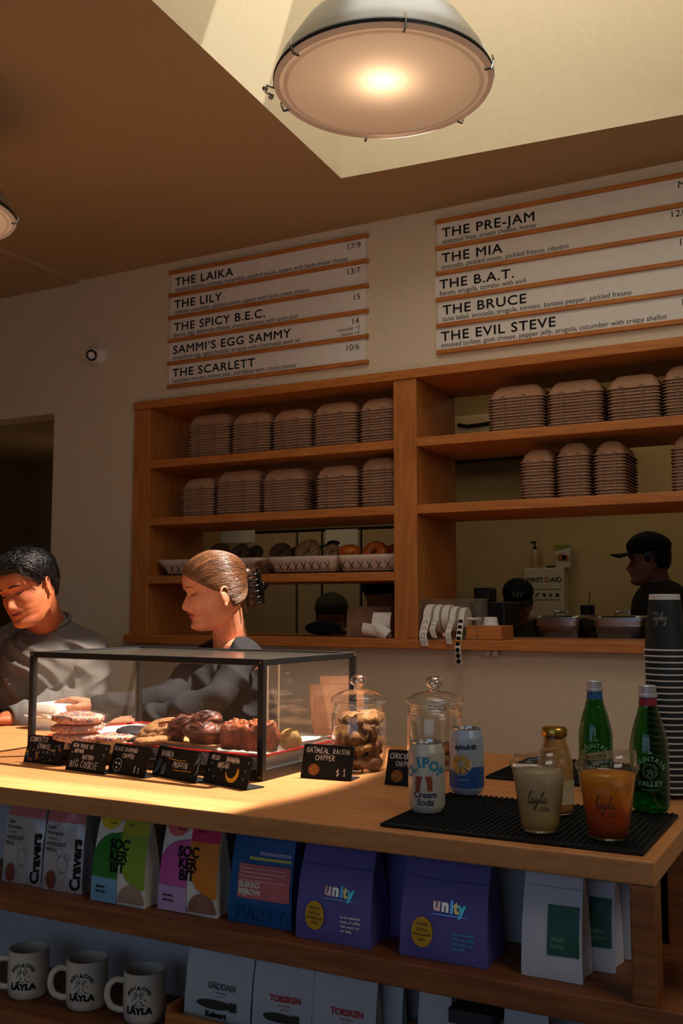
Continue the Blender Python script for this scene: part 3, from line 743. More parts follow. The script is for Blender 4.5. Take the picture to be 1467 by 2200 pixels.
a = pY(1149, 1220, KB - .06)
t = thing('pump_bottle', 'clear soap pump bottle with black top on the first aid cabinet', 'bottle', (a.x, KB - .055, zt_))
mk('bottle_body', lathe([(.022, 0), (.024, .004), (.024, .095), (.012, .118), (.010, .122)], 20), pm('pale_amber_plastic', (186, 160, 118), .3), t, smooth=True, auto=40)
mk('pump', cat(mv(lathe([(.012, 0), (.012, .014), (.004, .016), (.004, .04)], 14), 0, 0, .122), box(-.028, .01, -.006, .006, .158, .17)), INK, t)
a = pY(1210, 1220, KB - .06)
t = thing('wipes_pouch', 'pale pouch of wipes with green top standing on the first aid cabinet', 'pouch', (a.x, KB - .055, zt_))
mk('pouch_body', loft([rrect(.10, .05, .02, 0), rrect(.104, .05, .02, .02), rrect(.104, .03, .012, .11), rrect(.108, .006, .002, .145)]), pm('pouch_film', (196, 186, 164), .4), t, smooth=True, auto=50)
mk('green_band', poly_geo([(0, 0), (1, 0), (1, 1)]) and wallart(poly_geo([(-.052, -.005), (.03, .016), (.052, .018), (.052, .03), (-.052, .03)]), 0, -.0185, .113), pm('lime_print', (140, 150, 50), .6), t)
mk('print', wallart(cat(ellipse_geo(-.005, .035, .03, .02, 18), ellipse_geo(.02, .03, .02, .02, 16)), 0, -.0275, .03), pm('red_orange_print', (176, 92, 60), .6), t)
a = pY(1185, 1209, KB - .05)
o = mk('marker_pen', tf(lathe([(.006, -.035), (.007, .03), (.003, .035)], 10), RY(PI / 2)), INK); o.location = (a.x, KB - .05, zt_ + .0072); tag(o, 'short black marker lying between the pump bottle and pouch', 'pen')
# small things on the wall end
a = pY(1262, 1330, 5.2); zb = 1.32
tb = thing('prep_table', 'steel prep table at the back of the kitchen', 'table', (-.75, 5.6, 0))
mk('table_top', cbox((0, 0, 1.10), (1.2, .5, .04)), STEEL, tb)
for sx in (-.6, .6):
    for sy in (-.25, .25): mk('leg', cbox((sx * .9, sy * .8, .54), (.04, .04, 1.08)), STEEL, tb)
a = pY(1262, 1300, 5.5)
o = mk('pen_pot', cat(lathe([(.034, 0), (.036, .16), (.032, .16), (.03, .01)], 18, True, True), tube([(0, 0, .1), (.012, 0, .195)], .002, 6)), BLACKMETAL, smooth=True, auto=40); o.location = (a.x, 5.5, 1.1202); tag(o, 'black pot with pens behind the two pans', 'pot')
bz = pY(1262, 1268, 5.5).z - 1.1202; o.scale = (1.1, 1.1, bz / .2)
a = pY(1293, 1300, 5.55)
o = mk('note_card', cbox((0, 0, .11), (.095, .006, .22)), PAPER); o.location = (a.x, 5.55, 1.1202); tag(o, 'small pale card standing beside the black pen pot', 'card')
# cupboards and papers seen through the left bay
t = thing('tall_cupboard', 'row of tall pale cupboards behind the left bay', 'cupboard', (-3.2, 5.3, 0))
cy = 5.1
xs = [pY(p, 1200, cy).x for p in (452, 637, 691, 775, 905)]
CUP = pm('pale_cupboard', (190, 168, 130), .7, var=.08, scale=10)
for x0, x1 in zip(xs[:-1], xs[1:]): mk('cupboard_door', box(x0 + 3.2 + .008, x1 + 3.2 - .008, -.2, -.18, .1, 1.88), CUP, t, bevel=.003)
mk('carcass', box(xs[0] + 3.2, xs[-1] + 3.2, -.178, .3, .0, 1.9), INK, t)
for (p0, p1, y0, y1, lab) in ((474, 548, 1132, 1168, 'white notice taped top left on the pale cupboard doors'), (700, 768, 1136, 1180, 'pale notice on the cupboard behind the golden rolls')):
    a = pY(p0, y1, cy); b = pY(p1, y0, cy)
    o = mk('paper_notice', box(a.x, b.x, cy - .003, cy - .0004, a.z, b.z), PAPER); tag(o, lab, 'paper')
a = pY(985, 920, 5.9); b = pY(1046, 888, 5.9)
t = thing('storage_bin', 'pale storage bin high in the kitchen behind the top right shelf', 'bin', (a.x, 5.9, a.z - .15))
mk('bin_body', box(-.1, .5, 0, .29, 0, b.z - a.z + .15), CUP, t, bevel=.01); mk('cable', tube([(0, -.012, .17), (.06, -.014, .155), (.13, -.014, .157), (.22, -.012, .165)], .011, 8), INK, t, smooth=True)
o = mk('wall_shelf', box(a.x - .2, a.x + 1.0, 5.85, KB, a.z - .18, a.z - .152), DARKWOOD); tag(o, 'dark wall shelf carrying the pale storage bin', 'shelf')
a = pY(960, 1290, 4.3)
t = thing('appliance', 'dark boxy appliance partly hidden behind the sticker dispenser', 'appliance', (-1.385, 4.0, 1.2922))
mk('housing', cbox((0, 0, .085), (.16, .2, .17)), BLACKMETAL, t, bevel=.01); mk('top_cap', cbox((-.04, 0, .2), (.07, .1, .06)), BLACKMETAL, t, bevel=.008)
# ================================================================ display case and pastries
A0 = Vector((-1.165, 1.846, 0)); CRZ = -math.atan2(.037, .707)
case = thing('pastry_display_case', 'black-framed glass pastry case on the oak counter', 'display case', (A0.x, A0.y, CT), CRZ)
LW, LD, LH, B_ = .722, .405, .26, .0145
# local: front right bottom corner at the origin, -x to the left, +y to the back
fr = []
def bar(name, *b): mk(name, box(*b), BLACKMETAL, case, bevel=.0012)
for x in (-LW, -B_):
    for y in (0, LD - B_): bar('post', x, x + B_, y, y + B_, 0, LH)
for z, h_ in ((0, .024), (LH - B_, B_)):
    for y in (0, LD - B_): bar('rail', -LW + B_, -B_, y, y + B_, z, z + h_)
    for x in (-LW, -B_): bar('rail', x, x + B_, B_, LD - B_, z, z + h_)
bar('base_sheet', -LW + B_, -B_, B_, LD - B_, 0, .004)
gx0, gx1, gz0, gz1 = -LW + B_, -B_, .024, LH - B_
mk('front_pane', box(gx0, gx1, .005, .0085, gz0, gz1), CGLASS, case)
mk('end_pane', box(-.0095, -.006, B_, LD - B_, gz0, gz1), CGLASS, case)
mk('end_pane', box(-LW + .006, -LW + .0095, B_, LD - B_, gz0, gz1), CGLASS, case)
mk('top_pane', box(gx0, gx1, B_, LD - B_, LH - .008, LH - .004), CGLASS, case)
mk('sliding_pane', box(-LW * .38, gx1, LD - .006, LD - .003, gz0, gz1), CGLASS, case)
for xx in (-.235, -.27): mk('pane_edge', box(xx, xx + .003, LD - .0075, LD - .0015, gz0, gz1), pm('glass_edge', (170, 150, 120), .3), case)
mk('corner_screw', cat(*[tf(lathe([(.0035, 0), (.003, .0015)], 10), T(x, y, z) @ RX(PI / 2)) for x, y, z in ((-.007, 0, LH - .007), (-.007, 0, .008), (-LW + .007, 0, LH - .007))] + [tf(lathe([(.0035, 0), (.003, .0015)], 10), T(0, y, z) @ RY(PI / 2)) for y, z in ((LD - .007, LH - .007),)]), BRASS, case)
CM = Matrix.Translation((A0.x, A0.y, CT)) @ RZ(CRZ)
def cw(x, y, z): return CM @ Vector((x, y, z))
ENAM = pm('enamel_grey_white', (200, 192, 184), .35, var=.05); REDR = pm('red_enamel_rim', (200, 30, 28), .3)
def tray(x0, x1, y0, y1, label):
    t = thing('enamel_tray', label, 'tray', cw((x0 + x1) / 2, (y0 + y1) / 2, .0045), CRZ, 'red rimmed trays in the pastry case')
    W, D = x1 - x0, y1 - y0
    mk('tray_body', loft([rrect(W * .93, D * .9, .02, 0), rrect(W, D, .022, .042), rrect(W * .985, D * .98, .02, .042), rrect(W * .92, D * .88, .02, .004)], True, True), ENAM, t, smooth=True, auto=40)
    ring = rrect(W, D, .022, .0435, 6); ring.append(ring[0])
    mk('rim', tube(ring, .0032, 8, False), REDR, t, smooth=True)
tray(-LW + .03, -.365, .028, LD - .03, 'enamel tray with red rim under the cookies, left half of the case')
tray(-.355, -.022, .028, LD - .03, 'enamel tray with red rim under the babka and banana bread')
PARCH = pm('brown_parchment', (214, 160, 96), .8, var=.1)
def sheetobj(name, pts, z, m, label, cat_, grp=None):
    # a slightly crumpled sheet
    n = 8; P = [Vector(p) for p in pts]; v = []; f = []
    for i in range(n + 1):
        for j in range(n + 1):
            a, b = i / n, j / n
            p = P[0] * (1 - a) * (1 - b) + P[1] * a * (1 - b) + P[2] * a * b + P[3] * (1 - a) * b
            e = max(abs(a - .5), abs(b - .5)) * 2
            q_ = cw(p.x, p.y, z + .012 * max(0, e - .7) / .3 + .002 * noise.noise(Vector((p.x * 40, p.y * 40, z))))
            v.append(tuple(q_))
    for i in range(n):
        for j in range(n): k = i * (n + 1) + j; f.append((k, k + 1, k + n + 2, k + n + 1))
    o = mk(name, [v, f], m, smooth=True); s = o.modifiers.new('t', 'SOLIDIFY'); s.thickness = .0006
    return tag(o, label, cat_, grp)
sheetobj('parchment_sheet', [(-.50, .05), (-.368, .05), (-.368, .3), (-.5, .3)], .0475, PARCH, 'brown parchment sheet under the black and oat cookies', 'paper')
sheetobj('parchment_sheet', [(-.35, .045), (-.16, .045), (-.16, .3), (-.35, .3)], .0475, PARCH, 'brown parchment sheet under the babka muffins', 'paper')
sheetobj('parchment_sheet', [(-.66, .10), (-.51, .06), (-.46, .20), (-.60, .25)], .0485, PAPER, 'white paper sheet under the single confetti cookie', 'paper')
sheetobj('parchment_sheet', [(-.12, .17), (-.03, .15), (-.03, .33), (-.14, .34)], .0475, PAPER, 'white printed paper at the back right of the case', 'paper')
CONF = pm('confetti_cookie_side', (230, 182, 156), .8, var=.2, scale=60, bump=.4)
def cookie(px, py, z, R, h, m, label, grp, sprinkles=False, tilt=(0, 0), seed=0, name='cookie', w_=None):
    o = thing(name, label, 'cookie', (0, 0, 0), 0, grp) if sprinkles else None
    pr = [(.001, 0), (R * .8, 0), (R * .97, h * .25), (R, h * .5), (R * .95, h * .8), (R * .75, h * .97), (.001, h * 1.02)]
    g = lumpy(lathe(pr[:1] + [(R * .4, 0)] + pr[1:-1] + [(R * .5, h * 1.02), (R * .25, h * 1.04)] + pr[-1:], 36, True, True), h * (.16 if sprinkles else .30), 60 if sprinkles else 85, seed)
    g = tf(g, RX(tilt[0]) @ RY(tilt[1]))
    if w_ is not None: p = Vector(w_)
    else: p = pZ(px, py, CT + z)
    if not sprinkles:
        o = mk(name, g, m, smooth=True); o.location = p; return tag(o, label, 'cookie', grp)
    o.location = p
    mk('cookie_body', g, m, o, smooth=True)
    r = random.Random(seed); cols = [pm('sprinkle_' + n_, c_, .5) for n_, c_ in (('pink', (236, 130, 150)), ('yellow', (244, 206, 80)), ('blue', (96, 140, 210)), ('white', (246, 240, 232)), ('red', (206, 60, 60)), ('orange', (240, 150, 60)))]
    gg = [[], []]; fm = []
    for i in range(900):
        a = r.uniform(0, 2 * PI)
        if r.random() < .62:
            rr = R * math.sqrt(r.random()) * .93; zz = h * 1.02 if rr < R * .7 else h * (1.0 - .35 * ((rr / R - .7) / .23))
        else: rr = R * 1.0; zz = h * r.uniform(.25, .8)
        b = cbox((0, 0, 0), (.0040, .0014, .0014)); b = tf(b, T(rr * math.cos(a), rr * math.sin(a), zz) @ RZ(r.uniform(0, PI)) @ RY(r.uniform(-.4, .4)))
        gg = cat(gg, b) if i % 60 == 0 else [gg[0] + b[0], gg[1] + [tuple(k + len(gg[0]) for k in q_) for q_ in b[1]]]
        fm += [r.randrange(6)] * 6
    s_ = mk('sprinkles', tf(gg, RX(tilt[0]) @ RY(tilt[1])), cols, o, fm=fm); s_['kind'] = 'stuff'
    return o
base = pZ(166, 1592, CT + .049)
for i in range(3):
    lab = ['bottom', 'middle', 'top'][i] + ' confetti cookie of the stack at the left of the case'
    cookie(0, 0, 0, .061, .021, CONF, lab, 'confetti cookies in the case', True, (rnd.uniform(-.04, .04), rnd.uniform(-.05, .03)), i + 1, w_=(base.x + rnd.uniform(-.004, .004), base.y + rnd.uniform(-.003, .003), CT + .049 + i * .0225))
c1 = pZ(248, 1590, CT + .0515); cookie(0, 0, 0, .05, .015, CONF, 'single confetti cookie lying on white paper beside the stack', 'confetti cookies in the case', True, (0, 0), 9, w_=(c1.x, c1.y, CT + .0515))
BLKC = pm('black_cocoa_cookie', (40, 34, 34), .7, c2=(20, 17, 17), scale=60, bump=.5); OATC = pm('oat_cookie', (188, 138, 84), .8, c2=(140, 92, 50), scale=50, bump=.6)
for i, (x, y, z, tl) in enumerate([(294, 1590, .050, .05), (306, 1578, .056, -.1), (285, 1577, .062, .12)]):
    p = pZ(x, y, CT + z); cookie(0, 0, 0, .040, .014, BLKC, ['front black cocoa cookie on the parchment', 'right black cocoa cookie leaning on another', 'rear black cocoa cookie at the back of its pile'][i], 'black cocoa cookies in the case', tilt=(tl, .1), seed=20 + i, w_=p)
for i, (x, y, z, tl) in enumerate([(328, 1596, .052, .1), (330, 1585, .060, .3), (338, 1574, .072, .4), (348, 1566, .080, .3)]):
    p = pZ(x, y, CT + z); cookie(0, 0, 0, .044, .016, OATC, ['front oat cookie of the pile left of the babka', 'second oat cookie leaning back left of the babka', 'third oat cookie of the leaning pile', 'rearmost oat cookie, highest of the pile'][i], 'oat cookies in the case', tilt=(tl, -.1), seed=30 + i, w_=p)
BAB = pm('babka_crust', (138, 68, 36), .5, c2=(84, 38, 24), scale=30, stretch=(1, 1, 3), bump=.4, bscale=60, coat=.12); CHOC = pm('chocolate_swirl', (58, 30, 24), .42, coat=.15)
def babka(px, py, R, label, seed, lift=0.0):
    b = pZ(px, py, CT + .05 + lift)
    t = thing('babka_muffin', label, 'muffin', b, rnd.uniform(0, 6), 'babka muffins in the case'); t.scale = (1.04, 1.04, .80)
    g = lathe([(R * .62, 0), (R * .74, R * .35), (R * .98, R * .62), (R * 1.0, R * .85), (R * .8, R * 1.12), (R * .45, R * 1.3), (.001, R * 1.36)], 40)
    r = random.Random(seed); a0 = r.uniform(0, 6)
    v = []
    for p in g[0]:
        rr = math.hypot(p[0], p[1]); a = math.atan2(p[1], p[0])
        k = .09 * R * math.sin(3 * a + rr * 90 + a0) * min(1, rr / (R * .4)) * (1 if p[2] > R * .4 else .25)
        v.append((p[0] * (1 + k / R), p[1] * (1 + k / R), p[2] + k * .8))
    mk('muffin_body', lumpy([v, g[1]], R * .07, 50, seed), BAB, t, smooth=True)
    for s in range(5):
        a1 = a0 + s * PI * .4 + r.uniform(-.3, .3); pts = []; e0 = r.uniform(-.05, .35); da = r.uniform(1.7, 2.6); e1 = r.uniform(-.05, .45)
        d0 = Vector((math.cos(a1) * math.cos(e0), math.sin(a1) * math.cos(e0), math.sin(e0))); d1 = Vector((math.cos(a1 + da) * math.cos(e1), math.sin(a1 + da) * math.cos(e1), math.sin(e1)))
        for i in range(16):
            u_ = i / 15; d = (d0 * (1 - u_) + d1 * u_ + Vector((0, 0, r.uniform(.5, .55) * math.sin(PI * u_)))).normalized()
            pts.append(Vector((0, 0, R * .62)) + Vector((d.x * R * .82, d.y * R * .82, d.z * R * (.56 + .06 * s / 5))))
        rad = [R * (.15 + .15 * math.sin(PI * (.06 + .88 * i / 15))) for i in range(16)]
        rp_ = mk('twisted_rope', lumpy(tube(pts, rad, 12), R * .05, 60, seed + s, c=(0, 0, R)), BAB, t, smooth=True)
        for k in range(3):
            ln = []
            for i in range(16):
                p = pts[i]; d = (pts[min(i + 1, 15)] - pts[max(i - 1, 0)]).normalized(); ou = Vector((p.x, p.y, (p.z - R * .6))).normalized(); ou = (ou - d * ou.dot(d)).normalized(); sd = d.cross(ou); an_ = -.95 + .95 * k + .3 * math.sin(u_ * 3 + k)
                ln.append(p + (ou * math.cos(an_) + sd * math.sin(an_)) * rad[i] * .99)
            mk('chocolate_swirl', tube(ln, [R * (.012 + .030 * math.sin(PI * i / 15)) for i in range(16)], 5), CHOC, rp_, smooth=True)
babka(368, 1593, .043, 'babka muffin at the left end of the babka row', 1)
babka(402, 1577, .040, 'babka muffin leaning behind the left one', 2, .02)
babka(437, 1598, .045, 'babka muffin front and centre of the babka row', 3, .005)
babka(446, 1566, .036, 'topmost babka muffin, resting on the others', 4, .036)
babka(478, 1596, .041, 'babka muffin beside the banana bread', 5, .004)
LOAF = pm('banana_bread_crust', (176, 92, 48), .45, c2=(92, 38, 24), scale=34, bump=.8, coat=.05)
lp_ = pZ(556, 1631, CT + .05)
lg = []
for i in range(44):
    x = -.06 + .12 * i / 43; e = max(0, abs(x) - .046) / .014; wdt = .088 * (1 - .22 * e * e); hh = .064 * (1 - .2 * e * e); row = []
    for j in range(56):
        a_ = 2 * PI * j / 56; yy = math.copysign(abs(math.cos(a_)) ** .55, math.cos(a_)); zz_ = math.copysign(abs(math.sin(a_)) ** .62, math.sin(a_))
        row.append((x, wdt * .5 * yy * (.90 + .10 * (zz_ * .5 + .5)), hh * .5 * (zz_ + 1)))
    lg.append(row)
t = thing('banana_bread', 'crusty banana bread loaf at the right end of the case', 'bread', cw(-.100, .092, .049), .30)
lf = mk('loaf', lumpy(lumpy(loft(lg), .005, 34, 3), .0026, 120, 5), LOAF, t, smooth=True)
for i in range(44): mk('crumb_topping', lumpy(ball((rnd.uniform(-.054, .054), rnd.uniform(-.036, .036), .062 + rnd.uniform(-.006, .001)), (rnd.uniform(.004, .008), rnd.uniform(.004, .007), .0035), 9, 6), .006, 120, i), pm('banana_crumble', (186, 108, 58), .6, c2=(150, 76, 40), scale=60, bump=.4), t, smooth=True)
p = cw(-.045, .175, .0475)
o = mk('scone', lumpy(ball((0, 0, .02), (.026, .03, .024), 20, 12), .006, 60, 4), pm('pale_scone', (214, 178, 104), .7, c2=(176, 130, 62), bump=.4), smooth=True); o.location = p; tag(o, 'small pale yellow scone behind the banana bread', 'scone')

# ---------------------------------------------------------------- little chalkboard signs
CH_Y = pm('yellow_chalk', (214, 164, 48), .9, spec=.1); CH_B = pm('blue_chalk', (96, 166, 186), .9, spec=.1); CH_R = pm('red_chalk', (196, 84, 60), .9, spec=.1); CH_BR = pm('brown_chalk', (140, 92, 50), .9, spec=.1); CH_S = pm('slate_blue_chalk', (126, 152, 172), .9, spec=.1)
def sign(bl, br, tl, label, lines, art=None, h=.064, lean=.30):
    a = pZ(*bl, CT); b = pZ(*br, CT); wd = (b - a).length; ang = math.atan2(b.y - a.y, b.x - a.x)
    t = thing('chalkboard_sign', label, 'sign', (a.x, a.y, CT + .0003), ang, 'chalkboard price signs on the counter')
    M = T(0, 0, .0022) @ RX(-lean)
    mk('panel', tf(prism([(x, z) for x, z in [(0, 0), (wd, 0), (wd, h - .003), (wd - .003, h), (.003, h), (0, h - .003)]], .0022), M), BOARD, t, bevel=.0004)
    mk('foot', box(0, wd, 0, .05, 0, .0022), BOARD, t, bevel=.0004)
    back = lambda g: tf([[(q_[0], -.0005, q_[1]) for q_ in g[0]], g[1]], M)
    g = cat(*[chalk(s_, x * wd, y * h, sz * h, .0016 if sz > .14 else .0013) for s_, x, y, sz in lines])
    mk('chalk_lettering', back(g), CHALK, t)
    for nm, gg, m in (art(wd, h) if art else []): mk(nm, back(gg), m, t)
def star(x, y, r): return cat(*[ribbon([(x - r * math.cos(a), y - r * math.sin(a)), (x + r * math.cos(a), y + r * math.sin(a))], r * .35) for a in (0, PI / 3, 2 * PI / 3)])
def confetti(wd, h):
    r = random.Random(5); o = []
    for nm, m in (('blue_confetti', CH_B), ('yellow_confetti', CH_Y), ('red_confetti', CH_R), ('white_confetti', CHALK)):
        gs = []
        for i in range(17):
            x = r.uniform(.05, .95); y = r.uniform(.06, .5) if x < .78 else r.uniform(.06, .92)
            gs.append(star(x * wd, y * h, .0034) if (i < 5 and nm[0] != 'w') else ribbon([(x * wd, y * h), (x * wd + .0018, y * h + r.uniform(-.002, .002))], .0011))
        o.append((nm, cat(*gs), m))
    return o
def arc(cx, cy, r, a0, a1, n=18, ry=None): return [(cx + r * math.cos(a0 + (a1 - a0) * i / n), cy + (ry or r) * math.sin(a0 + (a1 - a0) * i / n)) for i in range(n + 1)]
def dots(wd, h): return [('cookie_drawing', cat(ribbon(arc(.22 * wd, .27 * h, .0145, 0, 2 * PI), .0014), *[ellipse_geo(.22 * wd + x, .27 * h + y, .0034, .003, 8) for x, y in ((-.005, .004), (.006, .003), (-.001, -.006))]), CHALK)]
def stars2(wd, h): return [('blue_stars', cat(*[star(x * wd, y * h, .003) for x, y in ((.93, .85), (.9, .62), (.08, .6), (.25, .36))]), CH_S)]
def swirl(wd, h):
    gs = []
    for cx, cy, s in ((.06, .25, 1), (.2, .1, .9), (.93, .78, 1), (.98, .42, .9)):
        for k in range(4): gs.append(ribbon([(cx * wd + p_[0] * s, cy * h + p_[1] * s) for p_ in [(.004 * k - .006 + .007 * math.sin(u_ * 2.6), -.016 + .03 * u_ + .003 * k) for u_ in [i / 8 for i in range(9)]] if 0 < cx * wd + p_[0] * s < wd and .002 < cy * h + p_[1] * s < h - .001] or [(0, 0)], .0015))
    return [('swirl_drawing', cat(*gs), CH_S), ('yellow_underline', cat(ribbon([(.3 * wd, .62 * h), (.52 * wd, .6 * h), (.68 * wd, .62 * h)], .0014), ribbon([(.46 * wd, .26 * h), (.86 * wd, .3 * h)], .0014)), CH_Y)]
def banana(wd, h):
    out = arc(.62 * wd, .43 * h, .0205, PI * 1.02, PI * 2.12, 20); inn = arc(.60 * wd, .50 * h, .0165, PI * 2.12, PI * 1.06, 20)
    hearts = [ribbon([(x * wd - .0026, y * h + .003), (x * wd, y * h - .001), (x * wd + .003, y * h + .0036)], .0013) for x, y in ((.09, .38), (.22, .2), (.36, .45), (.93, .8), (.9, .52), (.88, .26), (.6, .73), (.12, .62))]
    k = len(out); m_ = out + inn
    return [('banana_drawing', [[(x, y, 0) for x, y in m_], [(i, i + 1, 2 * k - 2 - i, 2 * k - 1 - i) for i in range(k - 1)]], CH_Y), ('blue_hearts', cat(*hearts), CH_B), ('banana_stem', ribbon([(.75 * wd, .48 * h), (.75 * wd, .62 * h)], .0016), CH_BR)]
def cook(wd, h): return [('cookie_drawing', ellipse_geo(.25 * wd, .24 * h, .0135, .0125, 18), CH_BR), ('chip_dots', mv(cat(*[ellipse_geo(.25 * wd + x, .24 * h + y, .0022, .002, 8) for x, y in ((0, .006), (-.006, .0), (.006, -.002), (-.002, -.006), (.004, .004))]), 0, 0, .0003), CH_Y)]
sign((50, 1637), (127, 1645), 0, 'chalkboard sign reading confetti cookie with coloured confetti dots', [('CONFETTI', .06, .76, .17), ('COOKIE', .3, .52, .16)], confetti)
sign((140, 1653), (222, 1665), 0, 'chalkboard sign reading big cookie now made with brown butter', [('NOW MADE W/', .07, .78, .14), ('BROWN', .14, .60, .13), ('BUTTER!', .38, .41, .13), ('BIG COOKIE', .1, .10, .22)], stars2)
sign((231, 1659), (310, 1673), 0, 'chalkboard sign reading black diamond chipper with round cookie drawing', [('BLACK DIAMOND', .05, .76, .14), ('CHIPPER', .3, .54, .14), ('$ 1', .68, .1, .18)], dots)
sign((326, 1665), (419, 1684), 0, 'chalkboard sign reading babka muffin with blue swirls', [('BABKA', .12, .68, .19), ('MUFFIN', .44, .36, .19)], swirl)
sign((435, 1681), (529, 1699), 0, 'chalkboard sign reading miso banana bread with yellow banana', [('MISO', .09, .76, .15), ('BANANA', .44, .76, .15), ('BREAD', .27, .54, .16)], banana)
sign((645, 1671), (754, 1679), 0, 'chalkboard sign reading oatmeal raisin chipper in front of the full cookie jar', [('OATMEAL', .07, .74, .15), ('RAISIN', .6, .74, .14), ('CHIPPER', .26, .53, .14), ('$ 1', .7, .1, .18)], cook, h=.072)
sign((826, 1686), (925, 1695), 0, 'chalkboard sign reading chocolate chipper half hidden behind the cream soda can', [('CHOCOLATE', .06, .74, .15), ('CHIPPER', .2, .53, .14)], cook, h=.072)

# ---------------------------------------------------------------- cookie jars
def jar(px, py, R, H, label):
    b = pZ(px, py, CT)
    t = thing('cookie_jar', label, 'jar', (b.x, b.y, CT + .0004), 0, 'glass cookie jars on the counter')
    prof = [(R * .78, 0), (R * .9, .004), (R * .96, .012), (R * 1.0, .03), (R * 1.0, H * .80), (R * .985, H * .83), (R * .93, H * .855), (R * .97, H * .875), (R * .91, H * .895), (R * .95, H * .915), (R * .89, H * .935), (R * .93, H * .955), (R * .89, H * .975), (R * .90, H)]
    inner = [(R * .87, H), (R * .86, H * .86), (R * .94, H * .81), (R * .965, H * .78), (R * .965, .034), (R * .9, .016), (.002, .014)]
    mk('jar_body', lathe(prof + inner, 56, True, True), JGLASS, t, smooth=True, auto=60)
    k = H + .0006
    l = mk('lid', lathe([(.001, k - .012), (R * .82, k - .012), (R * .83, k), (R * 1.02, k), (R * 1.03, k + .006), (R * 1.01, k + .011), (R * .92, k + .014), (R * .75, k + .022), (R * .5, k + .0265), (R * .26, k + .0285), (R * .19, k + .0295)], 56, True, True), JGLASS, t, smooth=True, auto=60)
    mk('knob', mv(lathe([(R * .17, 0), (R * .16, .006), (R * .2, .01), (R * .31, .014), (R * .34, .020), (R * .30, .028), (R * .18, .0345), (.002, .0355)], 36), 0, 0, k + .028), glassy('knob_glass', tint=(.85, .86, .85), base=.25, edge=.7, power=1.6, rough=.03), l, smooth=True)
    return b
OATM = pm('oatmeal_raisin_cookie', (198, 138, 78), .8, c2=(112, 66, 36), scale=45, bump=.8, bscale=80); OATR = pm('oatmeal_cookie_brown', (150, 92, 50), .8, c2=(80, 44, 26), scale=45, bump=.8, bscale=80)
R1, H1 = .0635, .152
j1 = jar(771, 1652, R1, H1, 'glass cookie jar full of oatmeal cookies in front of the brown paper bag')
J1 = [(-.030, -.030, .022, 0, 0), (.012, -.036, .020, .2, .1), (.034, -.006, .022, .3, .5), (-.024, .024, .02, .2, .3), (.016, .03, .022, 0, .4),
      (-.026, -.028, .052, .5, .1), (.018, -.030, .050, .2, -.3), (.036, .006, .056, .3, 1.1), (-.022, .022, .05, .1, .2), (.01, .03, .052, .3, 0),
      (-.022, -.024, .084, .7, .2), (.012, -.026, .080, .6, -.1), (.036, -.012, .090, .2, 1.25), (-.03, .02, .082, .4, .3), (.006, .026, .086, .2, .2),
      (-.024, .006, .112, .3, .15), (.014, -.006, .114, .5, -.1), (.018, .026, .116, .3, .2)]
lab1 = ['front left', 'front middle', 'right', 'back left', 'back']
for i, (x, y, z, tx, ty) in enumerate(J1):
    R = .030 if i not in (12, 7) else .028
    pr = [(.001, -.010), (R * .8, -.010), (R, -.003), (R * .96, .005), (R * .6, .012), (.001, .014)]
    k = min(1, (R1 * .93 - R * .9) / max(math.hypot(x, y), 1e-6))
    pr = pr[:1] + [(R * .5, -.010)] + pr[1:-1] + [(R * .3, .0135)] + pr[-1:]; g = tf(lumpy(lumpy(lathe(pr, 44), .0035, 60, i + 50), .0026, 190, i + 9), RX(tx) @ RY(ty))
    o = mk('oatmeal_cookie', g, OATR if i in (7, 12, 2, 1, 4) else OATM, smooth=True); o.location = (j1.x + x * k, j1.y + y * k, CT + z)
    lev = ['bottom', 'second', 'third', 'top'][min(3, i // 5)]
    lb = 'oatmeal cookie %s of the %s layer in the full jar' % (lab1[i % 5], lev) if i not in (12,) else 'dark oatmeal cookie standing on edge at the right of the full jar'
    tag(o, lb, 'cookie', 'oatmeal cookies in the full jar')
R2, H2 = .0655, .146
j2 = jar(935, 1648, R2, H2, 'nearly empty glass cookie jar behind the two drink cans')
for i, (x, y, z, tx, ty) in enumerate([(-.02, -.02, .024, 0, .1), (.022, -.016, .023, .1, 0), (.0, .026, .024, 0, 0), (.012, .004, .040, .15, -.1), (.03, .02, .035, .3, .5)]):
    R = .032; pr = [(.001, -.008), (R * .8, -.008), (R, -.002), (R * .96, .004), (R * .6, .009), (.001, .01)]
    o = mk('chocolate_cookie', tf(lumpy(lumpy(lathe(pr, 44), .003, 60, i + 90), .002, 190, i), RX(tx) @ RY(ty)), OATR, smooth=True); o.location = (j2.x + x, j2.y + y, CT + z)
    tag(o, ['left', 'right', 'rear', 'uppermost', 'tilted'][i] + ' brown cookie at the bottom of the nearly empty jar', 'cookie', 'cookies in the nearly empty jar')
